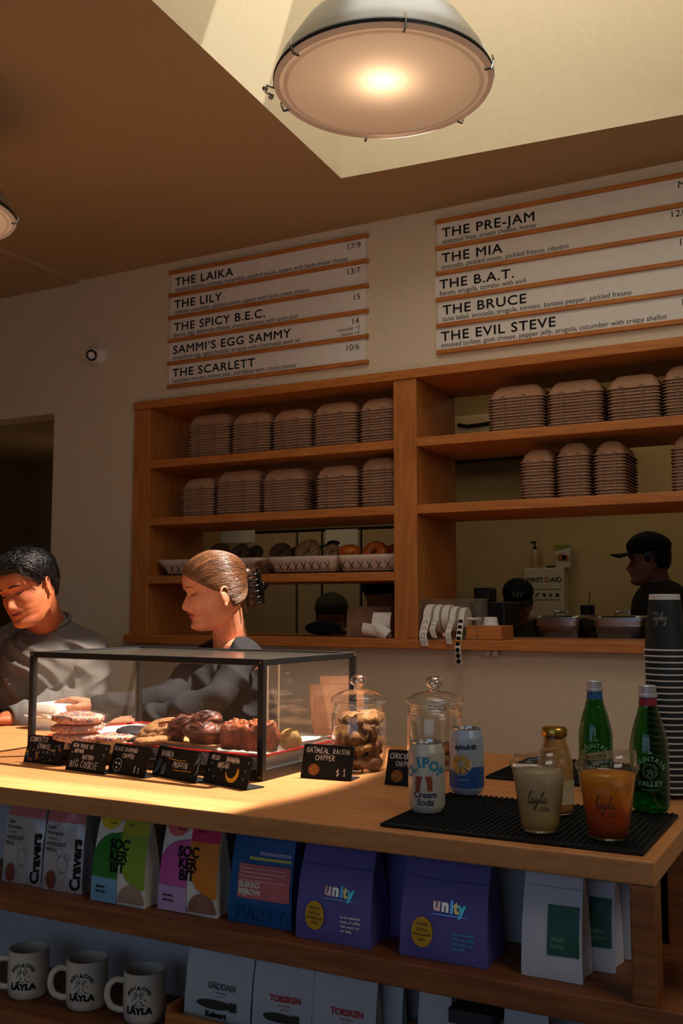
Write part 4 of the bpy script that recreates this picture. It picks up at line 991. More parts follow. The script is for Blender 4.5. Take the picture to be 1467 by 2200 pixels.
# paper bags behind jar 1
KBAG = pm('brown_kraft_paper', (208, 146, 100), .75, var=.1, scale=14, bump=.15, bscale=30)
def pbag(px, py, pxt, pyt, wd, label, rz, dep=.016):
    b = pZ(px, py, CT); tz = pY(pxt, pyt, b.y + .03).z - CT; dx = pY(pxt, pyt, b.y + .03).x - b.x
    t = thing('paper_bag', label, 'bag', (b.x, b.y, CT + .0004), rz, 'brown paper bags stacked on edge')
    rings = []
    for s in (0, .1, .35, .6, .85, 1):
        d_ = dep * (1 - .35 * s)
        rings.append([(x + dx * s * .2, y + .02 * s, tz * s) for x, y in [(-wd / 2, -d_ / 2), (0, -d_ / 2 - .003 * math.sin(3 * s)), (wd / 2, -d_ / 2), (wd / 2 - .004, 0), (wd / 2, d_ / 2), (0, d_ / 2), (-wd / 2, d_ / 2), (-wd / 2 + .006, 0)]])
    mk('bag_body', loft(rings), KBAG, t)
    saw = [(-wd / 2 + wd * i / 24, .0 if i % 2 else .004) for i in range(25)]
    mk('serrated_top', [[(x + dx * .2, .02 - dep * .3, tz + z) for x, z in saw] + [(x + dx * .2, .02 - dep * .3, tz - .006) for x, z in saw], [(i, i + 1, 26 + i, 25 + i) for i in range(24)]], KBAG, t)
    mk('side_gusset', tf(poly_geo([(0, 0), (dep * .9, 0), (dep * .55, tz * .96), (.0, tz * .98)]), T(-wd / 2 - .0008, -dep * .5, 0) @ RZ(PI / 2) @ RX(PI / 2) @ Matrix.Identity(4)), pm('kraft_paper_fold', (186, 118, 74), .8), t)
pbag(722, 1622, 708, 1470, .115, 'front brown paper bag standing behind the full cookie jar', .72)
pbag(740, 1608, 732, 1452, .115, 'rear brown paper bag, taller, behind the full cookie jar', .66)

# ================================================================ bar mats, drinks, cups
RUB = pm('black_rubber_mat', (14, 15, 15), .6, spec=.3, var=.3, scale=120)
def barmat(x0, x1, y0, y1, rz, label):
    t = thing('bar_mat', label, 'mat', ((x0 + x1) / 2, (y0 + y1) / 2, CT + .0003), rz, 'black rubber bar mats')
    W, D = x1 - x0, y1 - y0
    mk('mat_base', cbox((0, 0, .003), (W, D, .006)), RUB, t, bevel=.0015)
    g = [[], []]; n = int(W / .0105); m = int(D / .0105)
    for i in range(n):
        for j in range(m):
            b = mv([[(-.0028, -.0028, 0), (.0028, -.0028, 0), (.0028, .0028, 0), (-.0028, .0028, 0), (-.002, -.002, .0035), (.002, -.002, .0035), (.002, .002, .0035), (-.002, .002, .0035)], [(4, 5, 6, 7), (0, 1, 5, 4), (1, 2, 6, 5), (2, 3, 7, 6), (3, 0, 4, 7)]], -W / 2 + (i + .8) * W / (n + .6), -D / 2 + (j + .8) * D / (m + .6), .0055)
            k = len(g[0]); g[0] += b[0]; g[1] += [tuple(q_ + k for q_ in f_) for f_ in b[1]]
    n_ = mk('rubber_nubs', g, RUB, t); n_['kind'] = 'stuff'
barmat(-.755, -.316, 1.572, 1.885, 0, 'black rubber bar mat at the front right corner of the counter')
barmat(-.755, -.33, 2.105, 2.42, -.01, 'black rubber bar mat further back under the cup stack')
MZ = CT + .0093
def put(px, py, z=MZ): return pZ(px, py, z)
ALUC = pm('can_aluminium', (206, 208, 210), .28, metal=1.0, var=.03)
def can(px, py, label, body, wid=.033, H=.1215):
    b = put(px, py)
    t = thing('drink_can', label, 'can', (b.x, b.y, MZ), 0, 'drink cans on the front bar mat')
    R = wid
    mk('can_body', lathe([(R * .74, 0.001), (R * .80, .0), (R * .97, .008), (R, .013), (R, H - .019), (R * .985, H - .015), (R * .84, H - .003), (R * .83, H - .001)], 48, True, False), body, t, smooth=True, auto=50)
    mk('lid', lathe([(R * .83, H - .0015), (R * .84, H + .0005), (R * .81, H + .0008), (R * .78, H - .004), (R * .72, H - .0045), (.001, H - .004)], 40, False, True), ALUC, t, smooth=True, auto=50)
    mk('pull_tab', tf(cat(mv(tube(arc3(.010, .007), .0014, 6, False), 0, -.004, H - .002)), RZ(.5)), ALUC, t, smooth=True)
    return t, R, H, math.atan2(-b.y, -b.x)
def arc3(rx, ry, n=20): return [(rx * .6 * math.cos(2 * PI * i / n), ry * math.sin(2 * PI * i / n), 0) for i in range(n + 1)]
def fmat(name, c, **k): return pm(name, c, .45, var=.03, **k)
CREAM = pm('cream_can_coating', (206, 200, 186), .35, var=.03, metal=.2)
t, R, H, fa = can(917, 1741, 'cream coloured soda can with orange trousers drawing', CREAM)
rz_ = lambda z: R
letters = cat(*[tf(text_geo(ch, .023, .0012, 'CENTER'), T(x, y, 0) @ RZ(r_)) for ch, x, y, r_ in (('O', -.026, -.013, .7), ('L', -.019, -.006, .55), ('I', -.008, .003, .3), ('P', .002, .003, 0), ('O', .0155, -.003, -.3), ('P', .026, -.012, -.7))])
mk('brand_lettering', wrap(letters, rz_, fa - .12, .078), fmat('can_blue_print', (52, 140, 176)), t)
mk('small_print', wrap(cat(text_geo('sparkling tonic', .0042, 0, 'CENTER'), mv(text_geo('12 FL OZ (355mL)', .0042, 0, 'CENTER'), 0, -.076, 0)), rz_, fa - .08, .097), fmat('can_grey_print', (110, 108, 104)), t)
leg = lambda s: poly_geo([(s * .002, .024), (s * .0145, .024), (s * .016, .010), (s * .0145, -.002), (s * .007, -.002), (s * .006, .010)])
mk('trousers_print', wrap(cat(leg(-1), leg(1)), rz_, fa - .16, .041), fmat('can_orange_print', (176, 92, 54)), t)
mk('trouser_stripes', wrap(cat(*[ribbon([(s * x, .022), (s * (x + .002), 0)], .0008) for s in (-1, 1) for x in (.005, .0075, .010, .0125)]), rz_, fa - .16, .041, .0009), fmat('can_dark_orange_print', (122, 54, 34)), t)
mk('shirt_print', wrap(poly_geo([(-.013, .066 - .041), (.013, .025), (.010, .033), (-.010, .033)]), rz_, fa - .16, .041, .0005), fmat('can_pale_blue_print', (150, 184, 198)), t)
mk('flavour_lettering', wrap(cat(text_geo('Cream', .0155, .0004, 'CENTER'), mv(text_geo('Soda', .0155, .0004, 'CENTER'), 0, -.0135, 0)), rz_, fa - .08, .028), fmat('can_navy_print', (44, 62, 70)), t)
LBL = pm('pale_blue_can_coating', (176, 192, 214), .35, var=.03, metal=.2)
t, R, H, fa = can(1003, 1703, 'pale blue seltzer can with a yellow fruit slice', LBL, .0335, .1255)
rz2 = lambda z: R
band = [[], []]
mk('blue_base_print', loft([[((R + .0005) * math.cos(2 * PI * j / 48), (R + .0005) * math.sin(2 * PI * j / 48), z + .007 * math.sin(2 * PI * j / 48 - fa + .9) * (1 if z > .03 else 0)) for j in range(48)] for z in (.0135, .022, .034, .047)], False, False), fmat('can_deep_blue_print', (36, 92, 160)), t, smooth=True)
mk('brand_lettering', wrap(text_geo('spindrift', .0135, .0005, 'CENTER'), rz2, fa - .06, .088), fmat('can_navy_print', (44, 62, 70)), t)
mk('fruit_slice', wrap(ellipse_geo(0, 0, .0215, .0205, 30), rz2, fa - .35, .059, .001), fmat('can_cream_print', (222, 206, 160)), t)
mk('fruit_segments', wrap(cat(*[poly_geo([(.003 * math.cos(a + .39), .003 * math.sin(a + .39)), (.018 * math.cos(a + .07), .017 * math.sin(a + .07)), (.0185 * math.cos(a + .39), .0175 * math.sin(a + .39)), (.018 * math.cos(a + .71), .017 * math.sin(a + .71))]) for a in [i * PI / 4 for i in range(8)]]), rz2, fa - .35, .059, .0015), fmat('can_yellow_print', (214, 164, 66)), t)
mk('small_print', wrap(mv(text_geo('sparkling water', .004, 0, 'CENTER'), 0, -.03, 0), rz2, fa - .2, .059, .0015), PAPER, t)
# script lettering drawn as one line
LAY = [[(0, .55), (.1, .75), (.22, 1.25), (.2, 1.45), (.1, 1.3), (.06, .7), (.12, .2), (.22, .12), (.36, .35)], [(.62, .6), (.5, .68), (.38, .45), (.4, .2), (.52, .15), (.64, .5), (.62, .2), (.72, .12), (.82, .4)], [(.86, .62), (.86, .3), (.96, .18), (1.08, .62), (1.05, .2), (.96, -.45), (.82, -.55), (.84, -.3), (1.15, .15), (1.3, .5)],
       [(1.3, .5), (1.5, 1.15), (1.5, 1.4), (1.4, 1.25), (1.34, .6), (1.4, .2), (1.52, .25), (1.6, .4)], [(1.86, .6), (1.74, .68), (1.62, .45), (1.64, .22), (1.76, .17), (1.88, .5), (1.86, .22), (1.98, .16), (2.1, .35)]]
def smoothpts(p, n=5):
    o = []
    for i in range(len(p) - 1):
        p0 = p[max(i - 1, 0)]; p1 = p[i]; p2_ = p[i + 1]; p3 = p[min(i + 2, len(p) - 1)]
        for k in range(n):
            u_ = k / n
            o.append(tuple(.5 * (2 * p1[a] + (p2_[a] - p0[a]) * u_ + (2 * p0[a] - 5 * p1[a] + 4 * p2_[a] - p3[a]) * u_ ** 2 + (3 * p1[a] - p0[a] - 3 * p2_[a] + p3[a]) * u_ ** 3) for a in (0, 1)))
    return o + [p[-1]]
def layla(s, wd, sub=True):
    g = cat(*[ribbon([((x + y * .22 - 1.1) * s, y * s) for x, y in smoothpts(st)], wd) for st in LAY])
    if sub: g = cat(g, ribbon([(-1.1 * s, -.02 * s), (1.5 * s, -.02 * s)], wd * .5), mv(text_geo('BAGELS', .24 * s, .0001), .35 * s, -.38 * s, 0), mv(text_geo('& COFFEE', .24 * s, .0001), .22 * s, -.66 * s, 0))
    return g
PLAS = glassy('clear_cup_plastic', tint=(.96, .96, .95), base=.05, edge=.5, power=2.4, haze=.02)
def icecup(px, py, label, cols, R0, R1, H, lean):
    b = put(px, py)
    t = thing('iced_drink_cup', label, 'cup', (b.x, b.y, MZ), 0, 'iced drinks in clear cups on the front mat')
    prof = [(R0 * .9, 0), (R0, .003), (R1 * .97, H - .004), (R1 * 1.02, H - .003), (R1 * 1.03, H), (R1 * .99, H)]
    mk('cup_body', lathe(prof, 48, True, False), PLAS, t, smooth=True, auto=60)
    rz_ = lambda z: R0 + (R1 * .97 - R0) * z / H
    zs = [.004, .02, .035, .05, .065, H - .008]
    g = lathe([(.001, .003)] + [(rz_(z) - .0012, z) for z in zs] + [(.001, H - .008)], 48, False, False)
    m = bpy.data.materials.new('layered_juice'); m.use_nodes = True; nt_ = m.node_tree; pb = nt_.nodes['Principled BSDF']; pb.inputs['Roughness'].default_value = .3; tl = nt_.nodes.new('ShaderNodeBsdfTranslucent'); mxs = nt_.nodes.new('ShaderNodeMixShader'); mxs.inputs[0].default_value = .45; nt_.links.new(pb.outputs[0], mxs.inputs[1]); nt_.links.new(tl.outputs[0], mxs.inputs[2]); nt_.links.new(mxs.outputs[0], nt_.nodes['Material Output'].inputs[0])
    tc = nt_.nodes.new('ShaderNodeTexCoord'); sx_ = nt_.nodes.new('ShaderNodeSeparateXYZ'); mr = nt_.nodes.new('ShaderNodeMapRange'); rp_ = nt_.nodes.new('ShaderNodeValToRGB')
    mr.inputs['From Max'].default_value = H
    nt_.links.new(tc.outputs['Object'], sx_.inputs[0]); nt_.links.new(sx_.outputs['Z'], mr.inputs['Value']); nt_.links.new(mr.outputs[0], rp_.inputs[0]); nt_.links.new(rp_.outputs[0], pb.inputs['Base Color']); nt_.links.new(rp_.outputs[0], tl.inputs[0])
    el = rp_.color_ramp.elements
    el[0].position = cols[0][0]; el[0].color = lin(cols[0][1]); el[1].position = cols[-1][0]; el[1].color = lin(cols[-1][1])
    for ps, c_ in cols[1:-1]: e = el.new(ps); e.color = lin(c_)
    mk('drink', g, m, t, smooth=True)
    L = [(R1 * 1.02, H + .0005), (R1 * 1.06, H + .001), (R1 * 1.06, H + .006), (R1 * 1.0, H + .008), (R1 * .97, H + .018)]
    lid = lathe(L, 48, False, False)
    top = []
    n = 48
    k0 = len(lid[0]) - n
    v = []
    for rr, dz in ((.93, .004), (.88, .003), (.55, -.001), (.001, -.0015)):
        v.append([(R1 * rr * math.cos(2 * PI * j / n), R1 * rr * math.sin(2 * PI * j / n), H + .018 + dz) for j in range(n)])
    rest = loft([[lid[0][k0 + j] for j in range(n)]] + v, False, True)
    lg_ = cat(lid, rest); fa_ = math.atan2(-b.y, -b.x)
    dx_, dy_ = math.cos(fa_ - 1.5 * lean), math.sin(fa_ - 1.5 * lean)
    lg_ = [[(x, y, z + (.0 if z < H + .009 else (x * dx_ + y * dy_) * .16)) for x, y, z in lg_[0]], lg_[1]]
    mk('sip_lid', lg_, PLAS, t, smooth=True, auto=50)
    mk('sip_hole', tf(cat(tube([(-.012, 0, 0), (-.004, .004, 0), (.008, 0, 0)], .0022, 6)), T(0, 0, H + .0195) @ RZ(fa_)), PLAS, t, smooth=True)
    mk('logo_lettering', wrap(layla(.0155, .0011), rz_, fa_ - .10, H * .45, .0006), pm('dark_cup_print', (58, 48, 42), .6), t)
icecup(1160, 1783, 'clear cup of cloudy pale lemon drink with tilted lid', [(0, (236, 196, 96)), (.12, (226, 200, 124)), (.5, (218, 200, 152)), (1, (214, 198, 166))], .030, .0455, .104, -1)
icecup(1307, 1799, 'clear cup of layered orange juice with tilted lid', [(0, (130, 56, 20)), (.15, (176, 74, 22)), (.45, (234, 110, 22)), (.6, (240, 152, 30)), (1, (240, 168, 44))], .031, .0475, .108, -1)
# juice bottle
b = put(1194, 1745)
t = thing('juice_bottle', 'glass juice bottle with gold lid behind the lemon drink', 'bottle', (b.x, b.y, MZ))
JU = pm('orange_juice', (196, 136, 60), .5, var=.08)
bp_ = [(.028, 0), (.0315, .004), (.0325, .012), (.0325, .075), (.031, .088), (.024, .115), (.0195, .128), (.0185, .133), (.0185, .14)]
mk('bottle_glass', lathe(bp_, 40), JGLASS, t, smooth=True, auto=60)
mk('juice', lathe([(max(r - .0018, .001), z + .002) for r, z in bp_[:-2]], 40), JU, t, smooth=True, auto=60)
mk('label_band', lathe([(.0329, .018), (.0329, .06)], 40, False, False), pm('pale_juice_label', (206, 186, 150), .6), t, smooth=True)
mk('lid', lathe([(.0215, .133), (.0225, .135), (.0225, .146), (.021, .149), (.017, .148), (.001, .1475)], 40), BRASS, t, smooth=True, auto=40)
# green mineral water bottles
GG = glassy('green_bottle_glass', tint=(.10, .42, .14), base=.06, edge=.4, power=2.0)
def gbottle(px, py, label, bandc, bn, z0):
    b = pZ(px, py, z0)
    t = thing('water_bottle', label, 'bottle', (b.x, b.y, z0), 0, 'green mineral water bottles')
    pr = [(.026, 0), (.0315, .004), (.034, .012), (.034, .112), (.0325, .125), (.0265, .150), (.0195, .172), (.0155, .188), (.0145, .200), (.0145, .206)]
    s_ = 1.0
    mk('bottle_glass', lathe([(r * s_, z * s_) for r, z in pr], 44), GG, t, smooth=True, auto=60)
    mk('water', lathe([(max(.001, (r - .0025) * s_), z * s_ + .003) for r, z in pr[:5]], 44), glassy('green_tinted_water', tint=(.55, .9, .4), base=.03, edge=.2), t, smooth=True)  # inner shell with a pale green transparent tint
    mk('neck_band', lathe([(.0166, .1865), (.0152, .199), (.0150, .2005)], 36, False, False), pm(bn, bandc, .5), t, smooth=True)
    mk('cap', lathe([(.0172, .2015), (.0172, .206), (.0150, .2075), (.0152, .221), (.0135, .2225), (.001, .2225)], 36), pm('pearl_white_cap', (190, 190, 196), .35, metal=.3), t, smooth=True, auto=40)
    fa_ = math.atan2(-b.y, -b.x); LB = pm('pale_green_print', (120, 168, 140), .6)
    cur = []
    for i, ch in enumerate('MOUNTAIN'):
        a = (3.5 - i) * .30; cur.append(tf(text_geo(ch, .0115, .0004, 'CENTER'), T(-.025 * math.sin(a), .025 * math.cos(a) - .0035, 0) @ RZ(a)))
    cur += [mv(text_geo('THE', .006, .0001, 'CENTER'), 0, .034, 0), mv(text_geo('VALLEY', .0125, .0004, 'CENTER', sx=1.1), 0, -.022, 0), mv(text_geo('SPRING WATER', .0045, 0, 'CENTER'), 0, -.030, 0), ribbon(arc(0, .004, .0125, 0, 2 * PI, 28), .001), ribbon(arc(0, .004, .0095, 0, 2 * PI, 28), .0006), ribbon(arc(0, .002, .005, 0, PI, 10), .0012), ribbon([(-.004, -.003), (0, .004), (.004, -.003)], .0012)]
    mk('label_lettering', wrap(cat(*cur), lambda z: .034, fa_, .070, .0007), LB, t)
gbottle(1398, 1741, 'green mineral water bottle with red neck band beside the orange drink', (150, 30, 52), 'red_foil', MZ)
gbottle(1282, 1700, 'green mineral water bottle with blue neck band behind the two cups', (36, 96, 150), 'blue_foil', CT + .0004)
# small white card behind
a = pZ(1128, 1648, CT + .0095)
o = mk('white_card', tf(box(-.045, .045, -.025, .025, 0, .0012), RZ(.35)), PAPER); o.location = (a.x + .01, a.y + .02, CT + .0095); tag(o, 'small white card lying on the rear bar mat', 'card')
# stack of black paper cups, upside down
CUPB = pm('matt_black_paper_cup', (28, 32, 34), .6, var=.1); CUPW = pm('white_cup_rim', (206, 202, 196), .6, var=.03)
sb = pZ(1440, 1701, MZ); sx0 = sb.x; sy0 = sb.y
z = MZ; zz = CT
ztop = pY(1430, 1277, sy0).z
Hc = .112; npc = 24; pitch = (ztop - MZ - Hc) / (npc - 1)
proto = None
for i in range(npc):
    if proto is None:
        t = thing('paper_cup', '', 'cup', (0, 0, 0), 0)
        mk('cup_wall', lathe([(.0415, .003), (.0305, Hc - .011)], 44, False, False), CUPB, t, smooth=True)
        mk('rim', lathe([(.0425, 0), (.0437, .0016), (.0425, .0034), (.0412, .003), (.0412, .0005)], 44, False, False), CUPW, t, smooth=True)
        proto = t
    else:
        t = proto.copy(); COL.objects.link(t)
        for ch in list(proto.children): c_ = ch.copy(); COL.objects.link(c_); c_.parent = t
    t.location = (sx0 + rnd.uniform(-.0008, .0008), sy0 + rnd.uniform(-.0008, .0008), MZ + .0002 + i * pitch)
    tag(t, 'upside-down black paper cup nested in the tall stack at the right edge', 'cup', 'nested black paper cups')
t['label'] = 'topmost upside-down black paper cup of the tall stack, white base showing'
mk('white_base', lathe([(.0306, Hc - .0112), (.0297, Hc - .001), (.0285, Hc), (.027, Hc - .002), (.001, Hc - .004)], 44, False, True), CUPW, t, smooth=True, auto=40)
fa_ = math.atan2(-sy0, -sx0)
lg_ = layla(.0125, .0012); lg_ = [[(-x, -y, 0) for x, y, _ in lg_[0]], lg_[1]]
mk('logo_lettering', wrap(lg_, lambda zv: .0415 - .011 * (zv - .003) / (Hc - .014), fa_ - .28, .068, .0007), pm('silver_cup_print', (150, 140, 132), .5), t)
# ================================================================ goods on the display shelves
S1 = .8635; S2 = .6285
def slab(x0f, x1f, z0, z1, n=14):
    """artwork patch cut into rows so that it can follow a bag's front; x limits may depend on z"""
    f0 = x0f if callable(x0f) else (lambda z: x0f); f1 = x1f if callable(x1f) else (lambda z: x1f)
    v = []; f = []
    for i in range(n + 1):
        z = z0 + (z1 - z0) * i / n; a, b = f0(z), f1(z)
        b = max(a, b); v += [(a + (b - a) * k / 10, z, 0) for k in range(11)]
    for i in range(n):
        for k in range(10): f.append((11 * i + k, 11 * i + k + 1, 11 * i + k + 12, 11 * i + k + 11))
    return [v, f]
def disc(cx, cy, rx, ry, n=16): return slab(lambda z: cx - rx * math.sqrt(max(0, 1 - ((z - cy) / ry) ** 2)), lambda z: cx + rx * math.sqrt(max(0, 1 - ((z - cy) / ry) ** 2)), cy - ry, cy + ry, n)
def pouch(bl, br, h, d, label, mat, art=(), zb=S1, wt=.95, grp='pouches on the upper display shelf', X=None, rz=0, top=1.0, name='snack_pouch', crump=.0016, cat_='bag'):
    if X is None:
        a = pZ(*bl, zb); b = pZ(*br, zb); yv = max((a.y + b.y) / 2, 1.56); x0, x1 = a.x, b.x
    else: x0, x1, yv = X
    W = x1 - x0; t = thing(name, label, cat_, ((x0 + x1) / 2, yv + d / 2, zb + .0003), rz, grp)
    yf_ = lambda z: -(d / 2) * max(0.0, math.cos(PI / 2 * min(1, max(0, z / h)) ** 1.3)) - .0012
    rings = []
    for i in range(17):
        u_ = i / 16; z = h * u_; w_ = W * (1 - (1 - wt) * u_) ; y = -yf_(z); gs = .012 * (1 - u_) * math.sin(PI * min(1, u_ + .15))
        row = []
        nx = 10
        for j in range(nx + 1): row.append((-w_ / 2 + w_ * j / nx, -y - (.0025 * math.sin(PI * j / nx) if 0 < i < 16 else 0), z))
        row.append((w_ / 2 - gs, 0, z))
        for j in range(nx + 1): row.append((w_ / 2 - w_ * j / nx, y + (.0025 * math.sin(PI * j / nx) if 0 < i < 16 else 0), z))
        row.append((-w_ / 2 + gs, 0, z)); rings.append(row)
    g = loft(rings)
    g = [[(p[0], p[1] + crump * noise.noise(Vector((p[0] * 40, p[2] * 30, x0 * 9))), p[2]) for p in g[0]], g[1]]
    mk('pouch_body', g, mat, t, smooth=True, auto=50)
    for i, (nm, ga, m) in enumerate(art):
        v = []
        for p in ga[0]:
            x = p[0] - W / 2; z = p[1]; k = max(0, min(1, (x / W + .5)))
            v.append((x * (1 - (1 - wt) * z / h), yf_(z) - .0025 * math.sin(PI * k) + crump * noise.noise(Vector((x * 40, z * 30, x0 * 9))) - .0014 - .0003 * i, z))
        mk(nm, [v, ga[1]], m, t)
    return t, W
def rot90(g, x, y): return [[(x - p[1], y + p[0], 0) for p in g[0]], g[1]]
FOIL = pm('silver_foil', (214, 218, 226), .36, metal=.55, var=.12, scale=14, bump=.5, bscale=18); PINKF = pm('pink_foil', (206, 128, 132), .4, metal=.3, var=.1)
NUT = pm('hazelnut_print', (128, 64, 44), .6)
def cravers(bl, br, label, rz):
    W = pZ(*br, S1).x - pZ(*bl, S1).x
    art = [('pink_band', slab(0.001, W - .001, .136, .166), PINKF), ('press_seal', cat(*[slab(.002, W - .002, z, z + .0014, 1) for z in (.130, .134)]), FOIL),
           ('side_lettering', rot90(text_geo('Cravers', .033, .0010, space=.95), W * .95, .006), INK),
           ('top_lettering', cat(mv(text_geo('Super', .0105, .0001), .006, .122, 0), mv(text_geo('Nutritious', .0105, .0001), .006, .111, 0), mv(text_geo('Crunch', .009, .0), .008, .101, 0), mv(text_geo('HAZELNUT', .0105, .0001), .006, .089, 0), mv(text_geo('BALLS', .0105, .0001), .006, .078, 0)), INK),
           ('nut_drawing', cat(ribbon(arc(W * .52, .055, .014, 0, 2 * PI, 24, .017), .0007), ribbon(arc(W * .5, .03, .010, 0, 2 * PI, 20), .0006), ribbon(arc(W * .44, .078, .008, 0, 2 * PI, 16), .0006), ribbon(arc(W * .62, .07, .007, 0, 2 * PI, 16), .0006)), INK), ('nut_picture', disc(W * .24, .022, .012, .019), NUT)]
    pouch(bl, br, .1665, .036, label, FOIL, art, rz=rz, crump=.003)
cravers((2, 1893), (92, 1906), 'silver foil snack pouch with pink top at the left edge of the shelf', 0)
cravers((88, 1910), (178, 1922), 'silver foil snack pouch with pink top beside the green and white bag', .04)
def sock(bl, br, cols, label):
    W = pZ(*br, S1).x - pZ(*bl, S1).x; c1, c2, c3, c4, c5, c6 = [pm('print_' + n_, c_, .5, var=.03) for n_, c_ in cols]; h = .163
    big = W * .52
    art = [('dot_print', slab(lambda z: max(0.001, W * .21 - .19 * W * math.sqrt(max(0, 1 - ((h - z) / .026) ** 2))), lambda z: W * .21 + .24 * W * math.sqrt(max(0, 1 - ((h - z) / .026) ** 2)), h - .026, h - .001), c1),
           ('top_block', slab(W * .5, W - .001, .132, h - .001), c2),
           ('quarter_print', slab(lambda z: .001 + (0 if z < .09 else W * .5 * (1 - math.sqrt(max(0, 1 - ((z - .09) / .046) ** 2)))), W * .5, .048, .136), c3),
           ('leaf_print', slab(lambda z: W * .5 if z > .10 else W * .5 + W * .5 * (1 - math.sqrt(max(0, 1 - ((.10 - z) / .068) ** 2))) , W - .001, .034, .132), c4),
           ('corner_block', slab(.001, W * .5, .002, .047), c5), ('window_picture', slab(lambda z: W * .76 - W * .23 * math.sqrt(max(0, 1 - ((z - .006) / .036) ** 2)), lambda z: min(W - .002, W * .76 + W * .23 * math.sqrt(max(0, 1 - ((z - .006) / .036) ** 2))), .006, .042), c6),
           ('title_lettering', cat(mv(text_geo('SOC', .026, .0009, 'CENTER', space=.95), W * .49, .104, 0), mv(text_geo('KER', .026, .0009, 'CENTER', space=.95), W * .49, .083, 0), mv(text_geo('BIT', .026, .0009, 'CENTER', space=1.0), W * .49, .062, 0)), INK),
           ('small_lettering', cat(mv(text_geo('SMASKIG', .0062, .0002), W * .1, .028, 0), mv(text_geo('MIXTURE', .0062, .0002), W * .1, .019, 0), mv(text_geo('SWEDISH', .0045, .0001), W * .24, .149, 0), mv(text_geo('VEGAN', .0045, .0001), W * .6, .149, 0)), INK)]
    pouch(bl, br, h, .046, label, PAPER, art)
sock((190, 1935), (318, 1951), [('yellow', (226, 196, 44)), ('chartreuse', (176, 180, 40)), ('green', (40, 128, 40)), ('lime', (136, 168, 44)), ('sky', (124, 178, 208)), ('candy_mix', (172, 140, 120))], 'white candy pouch printed in green and yellow curves')
sock((337, 1953), (470, 1973), [('coral', (226, 110, 104)), ('magenta', (206, 34, 92)), ('orchid', (206, 92, 168)), ('orange', (226, 134, 30)), ('lilac', (206, 168, 214)), ('candy_brown', (150, 106, 84))], 'white candy pouch printed in pink and orange curves')
W = pZ(625, 2003, S1).x - pZ(493, 1977, S1).x
BLUEB = pm('blue_pouch_film', (22, 92, 156), .45, var=.06)
pouch((493, 1976), (625, 2002), .167, .05, 'blue snack pouch with pale red label panel', BLUEB,
      [('red_panel', slab(W * .14, W - .004, .046, .106), pm('salmon_print', (214, 112, 116), .55)), ('yellow_stripe', slab(W * .3, W - .004, .114, .119, 2), pm('yellow_print', (214, 208, 96), .55)), ('lilac_stripe', slab(W * .46, W - .004, .123, .129, 2), pm('lilac_print', (170, 160, 206), .55)),
       ('panel_lettering', cat(mv(text_geo('BLEKKO', .0135, .0006, space=.95), W * .16, .066, 0), mv(text_geo('BEJROW', .0135, .0006, space=.95), W * .16, .053, 0)), PAPER), ('fine_print', cat(*[slab(W * .17, W * (.9 - .2 * (k == 2)), .098 - k * .007, .1 - k * .007, 1) for k in range(4)]), pm('pale_pink_print', (232, 176, 178), .55)), ('tonal_lettering', mv(text_geo('PARTY', .036, .001, sx=1.0), W * .12, .008, 0), pm('deep_blue_print', (16, 76, 138), .45))])
PURP = pm('purple_matt_pouch', (98, 88, 164), .6, var=.06); IRID = [pm('foil_' + n_, c_, .3, metal=.5, var=.02) for n_, c_ in (('peach', (236, 176, 160)), ('ivory', (236, 220, 196)), ('azure', (100, 170, 220)), ('gold', (220, 190, 110)), ('teal', (80, 190, 200)))]
def unity(bl, br, label, blue):
    W = pZ(*br, S1).x - pZ(*bl, S1).x
    adv = [0, .0155, .031, .0375, .0465]
    art = [('logo_lettering', mv(text_geo(ch, .0265, .0014), W * .38 + adv[i], .080 - i * .0004, 0), IRID[i]) for i, ch in enumerate('unity')]
    art += [('logo_line', slab(W * .38, W * .78, .0735, .0748, 1), IRID[2]), ('yellow_sticker', disc(W * .27, .043, .0195, .0245), pm('mustard_sticker', (206, 160, 30), .55)),
            ('sticker_lettering', cat(*[mv(text_geo(s_, z_, .0002, 'CENTER'), W * .27, y_, 0) for s_, z_, y_ in (('ROASTED', .0048, .054), ('LAYLA', .0072, .0445), ('FOR BREAKFAST', .0044, .0375), ('BLEND', .0044, .030))]), pm('brown_print', (110, 78, 20), .6)),
            ('small_lettering', cat(*[mv(text_geo(s_, .0062, .0002), W * .62, .046 - k * .0075, 0) for k, s_ in enumerate(('be the absolute', 'future of coffee', 'with every cup', 'net 340g'))]), IRID[4] if blue else PAPER), ('fold_line', slab(.002, W - .002, .1255, .1268, 1), pm('purple_fold', (72, 60, 148), .6))]
    pouch(bl, br, .168, .075, label, PURP, art, name='coffee_pouch', grp='purple coffee pouches')
unity((643, 2008), (790, 2046), 'purple coffee pouch beside the blue snack pouch, white small print', False)
unity((862, 2047), (1046, 2086), 'purple coffee pouch further right, turquoise small print', True)
WP = pm('matt_white_pouch', (206, 208, 220), .55, var=.04); GRL = pm('dark_green_label', (34, 92, 76), .5, var=.06)
def white_p(X, label, h=.166):
    W = X[1] - X[0]
    pouch(None, None, h, .06, label, WP, [('green_label', slab(W * .44, W - .004, .038, .112), GRL), ('label_lettering', cat(mv(text_geo('DECAF', .007, .0002), W * .5, .060, 0), mv(text_geo('LAYLA', .007, .0002), W * .5, .050, 0)), pm('pale_green_print', (120, 168, 140), .6)), ('seal_line', slab(.002, W - .002, .136, .1375, 1), pm('grey_seal', (170, 174, 188), .6))], X=X, name='coffee_pouch', grp='white coffee pouches')
white_p((pY(1120, 2085, 1.585).x, pY(1252, 2100, 1.585).x, 1.585), 'white coffee pouch with dark green label, in front')
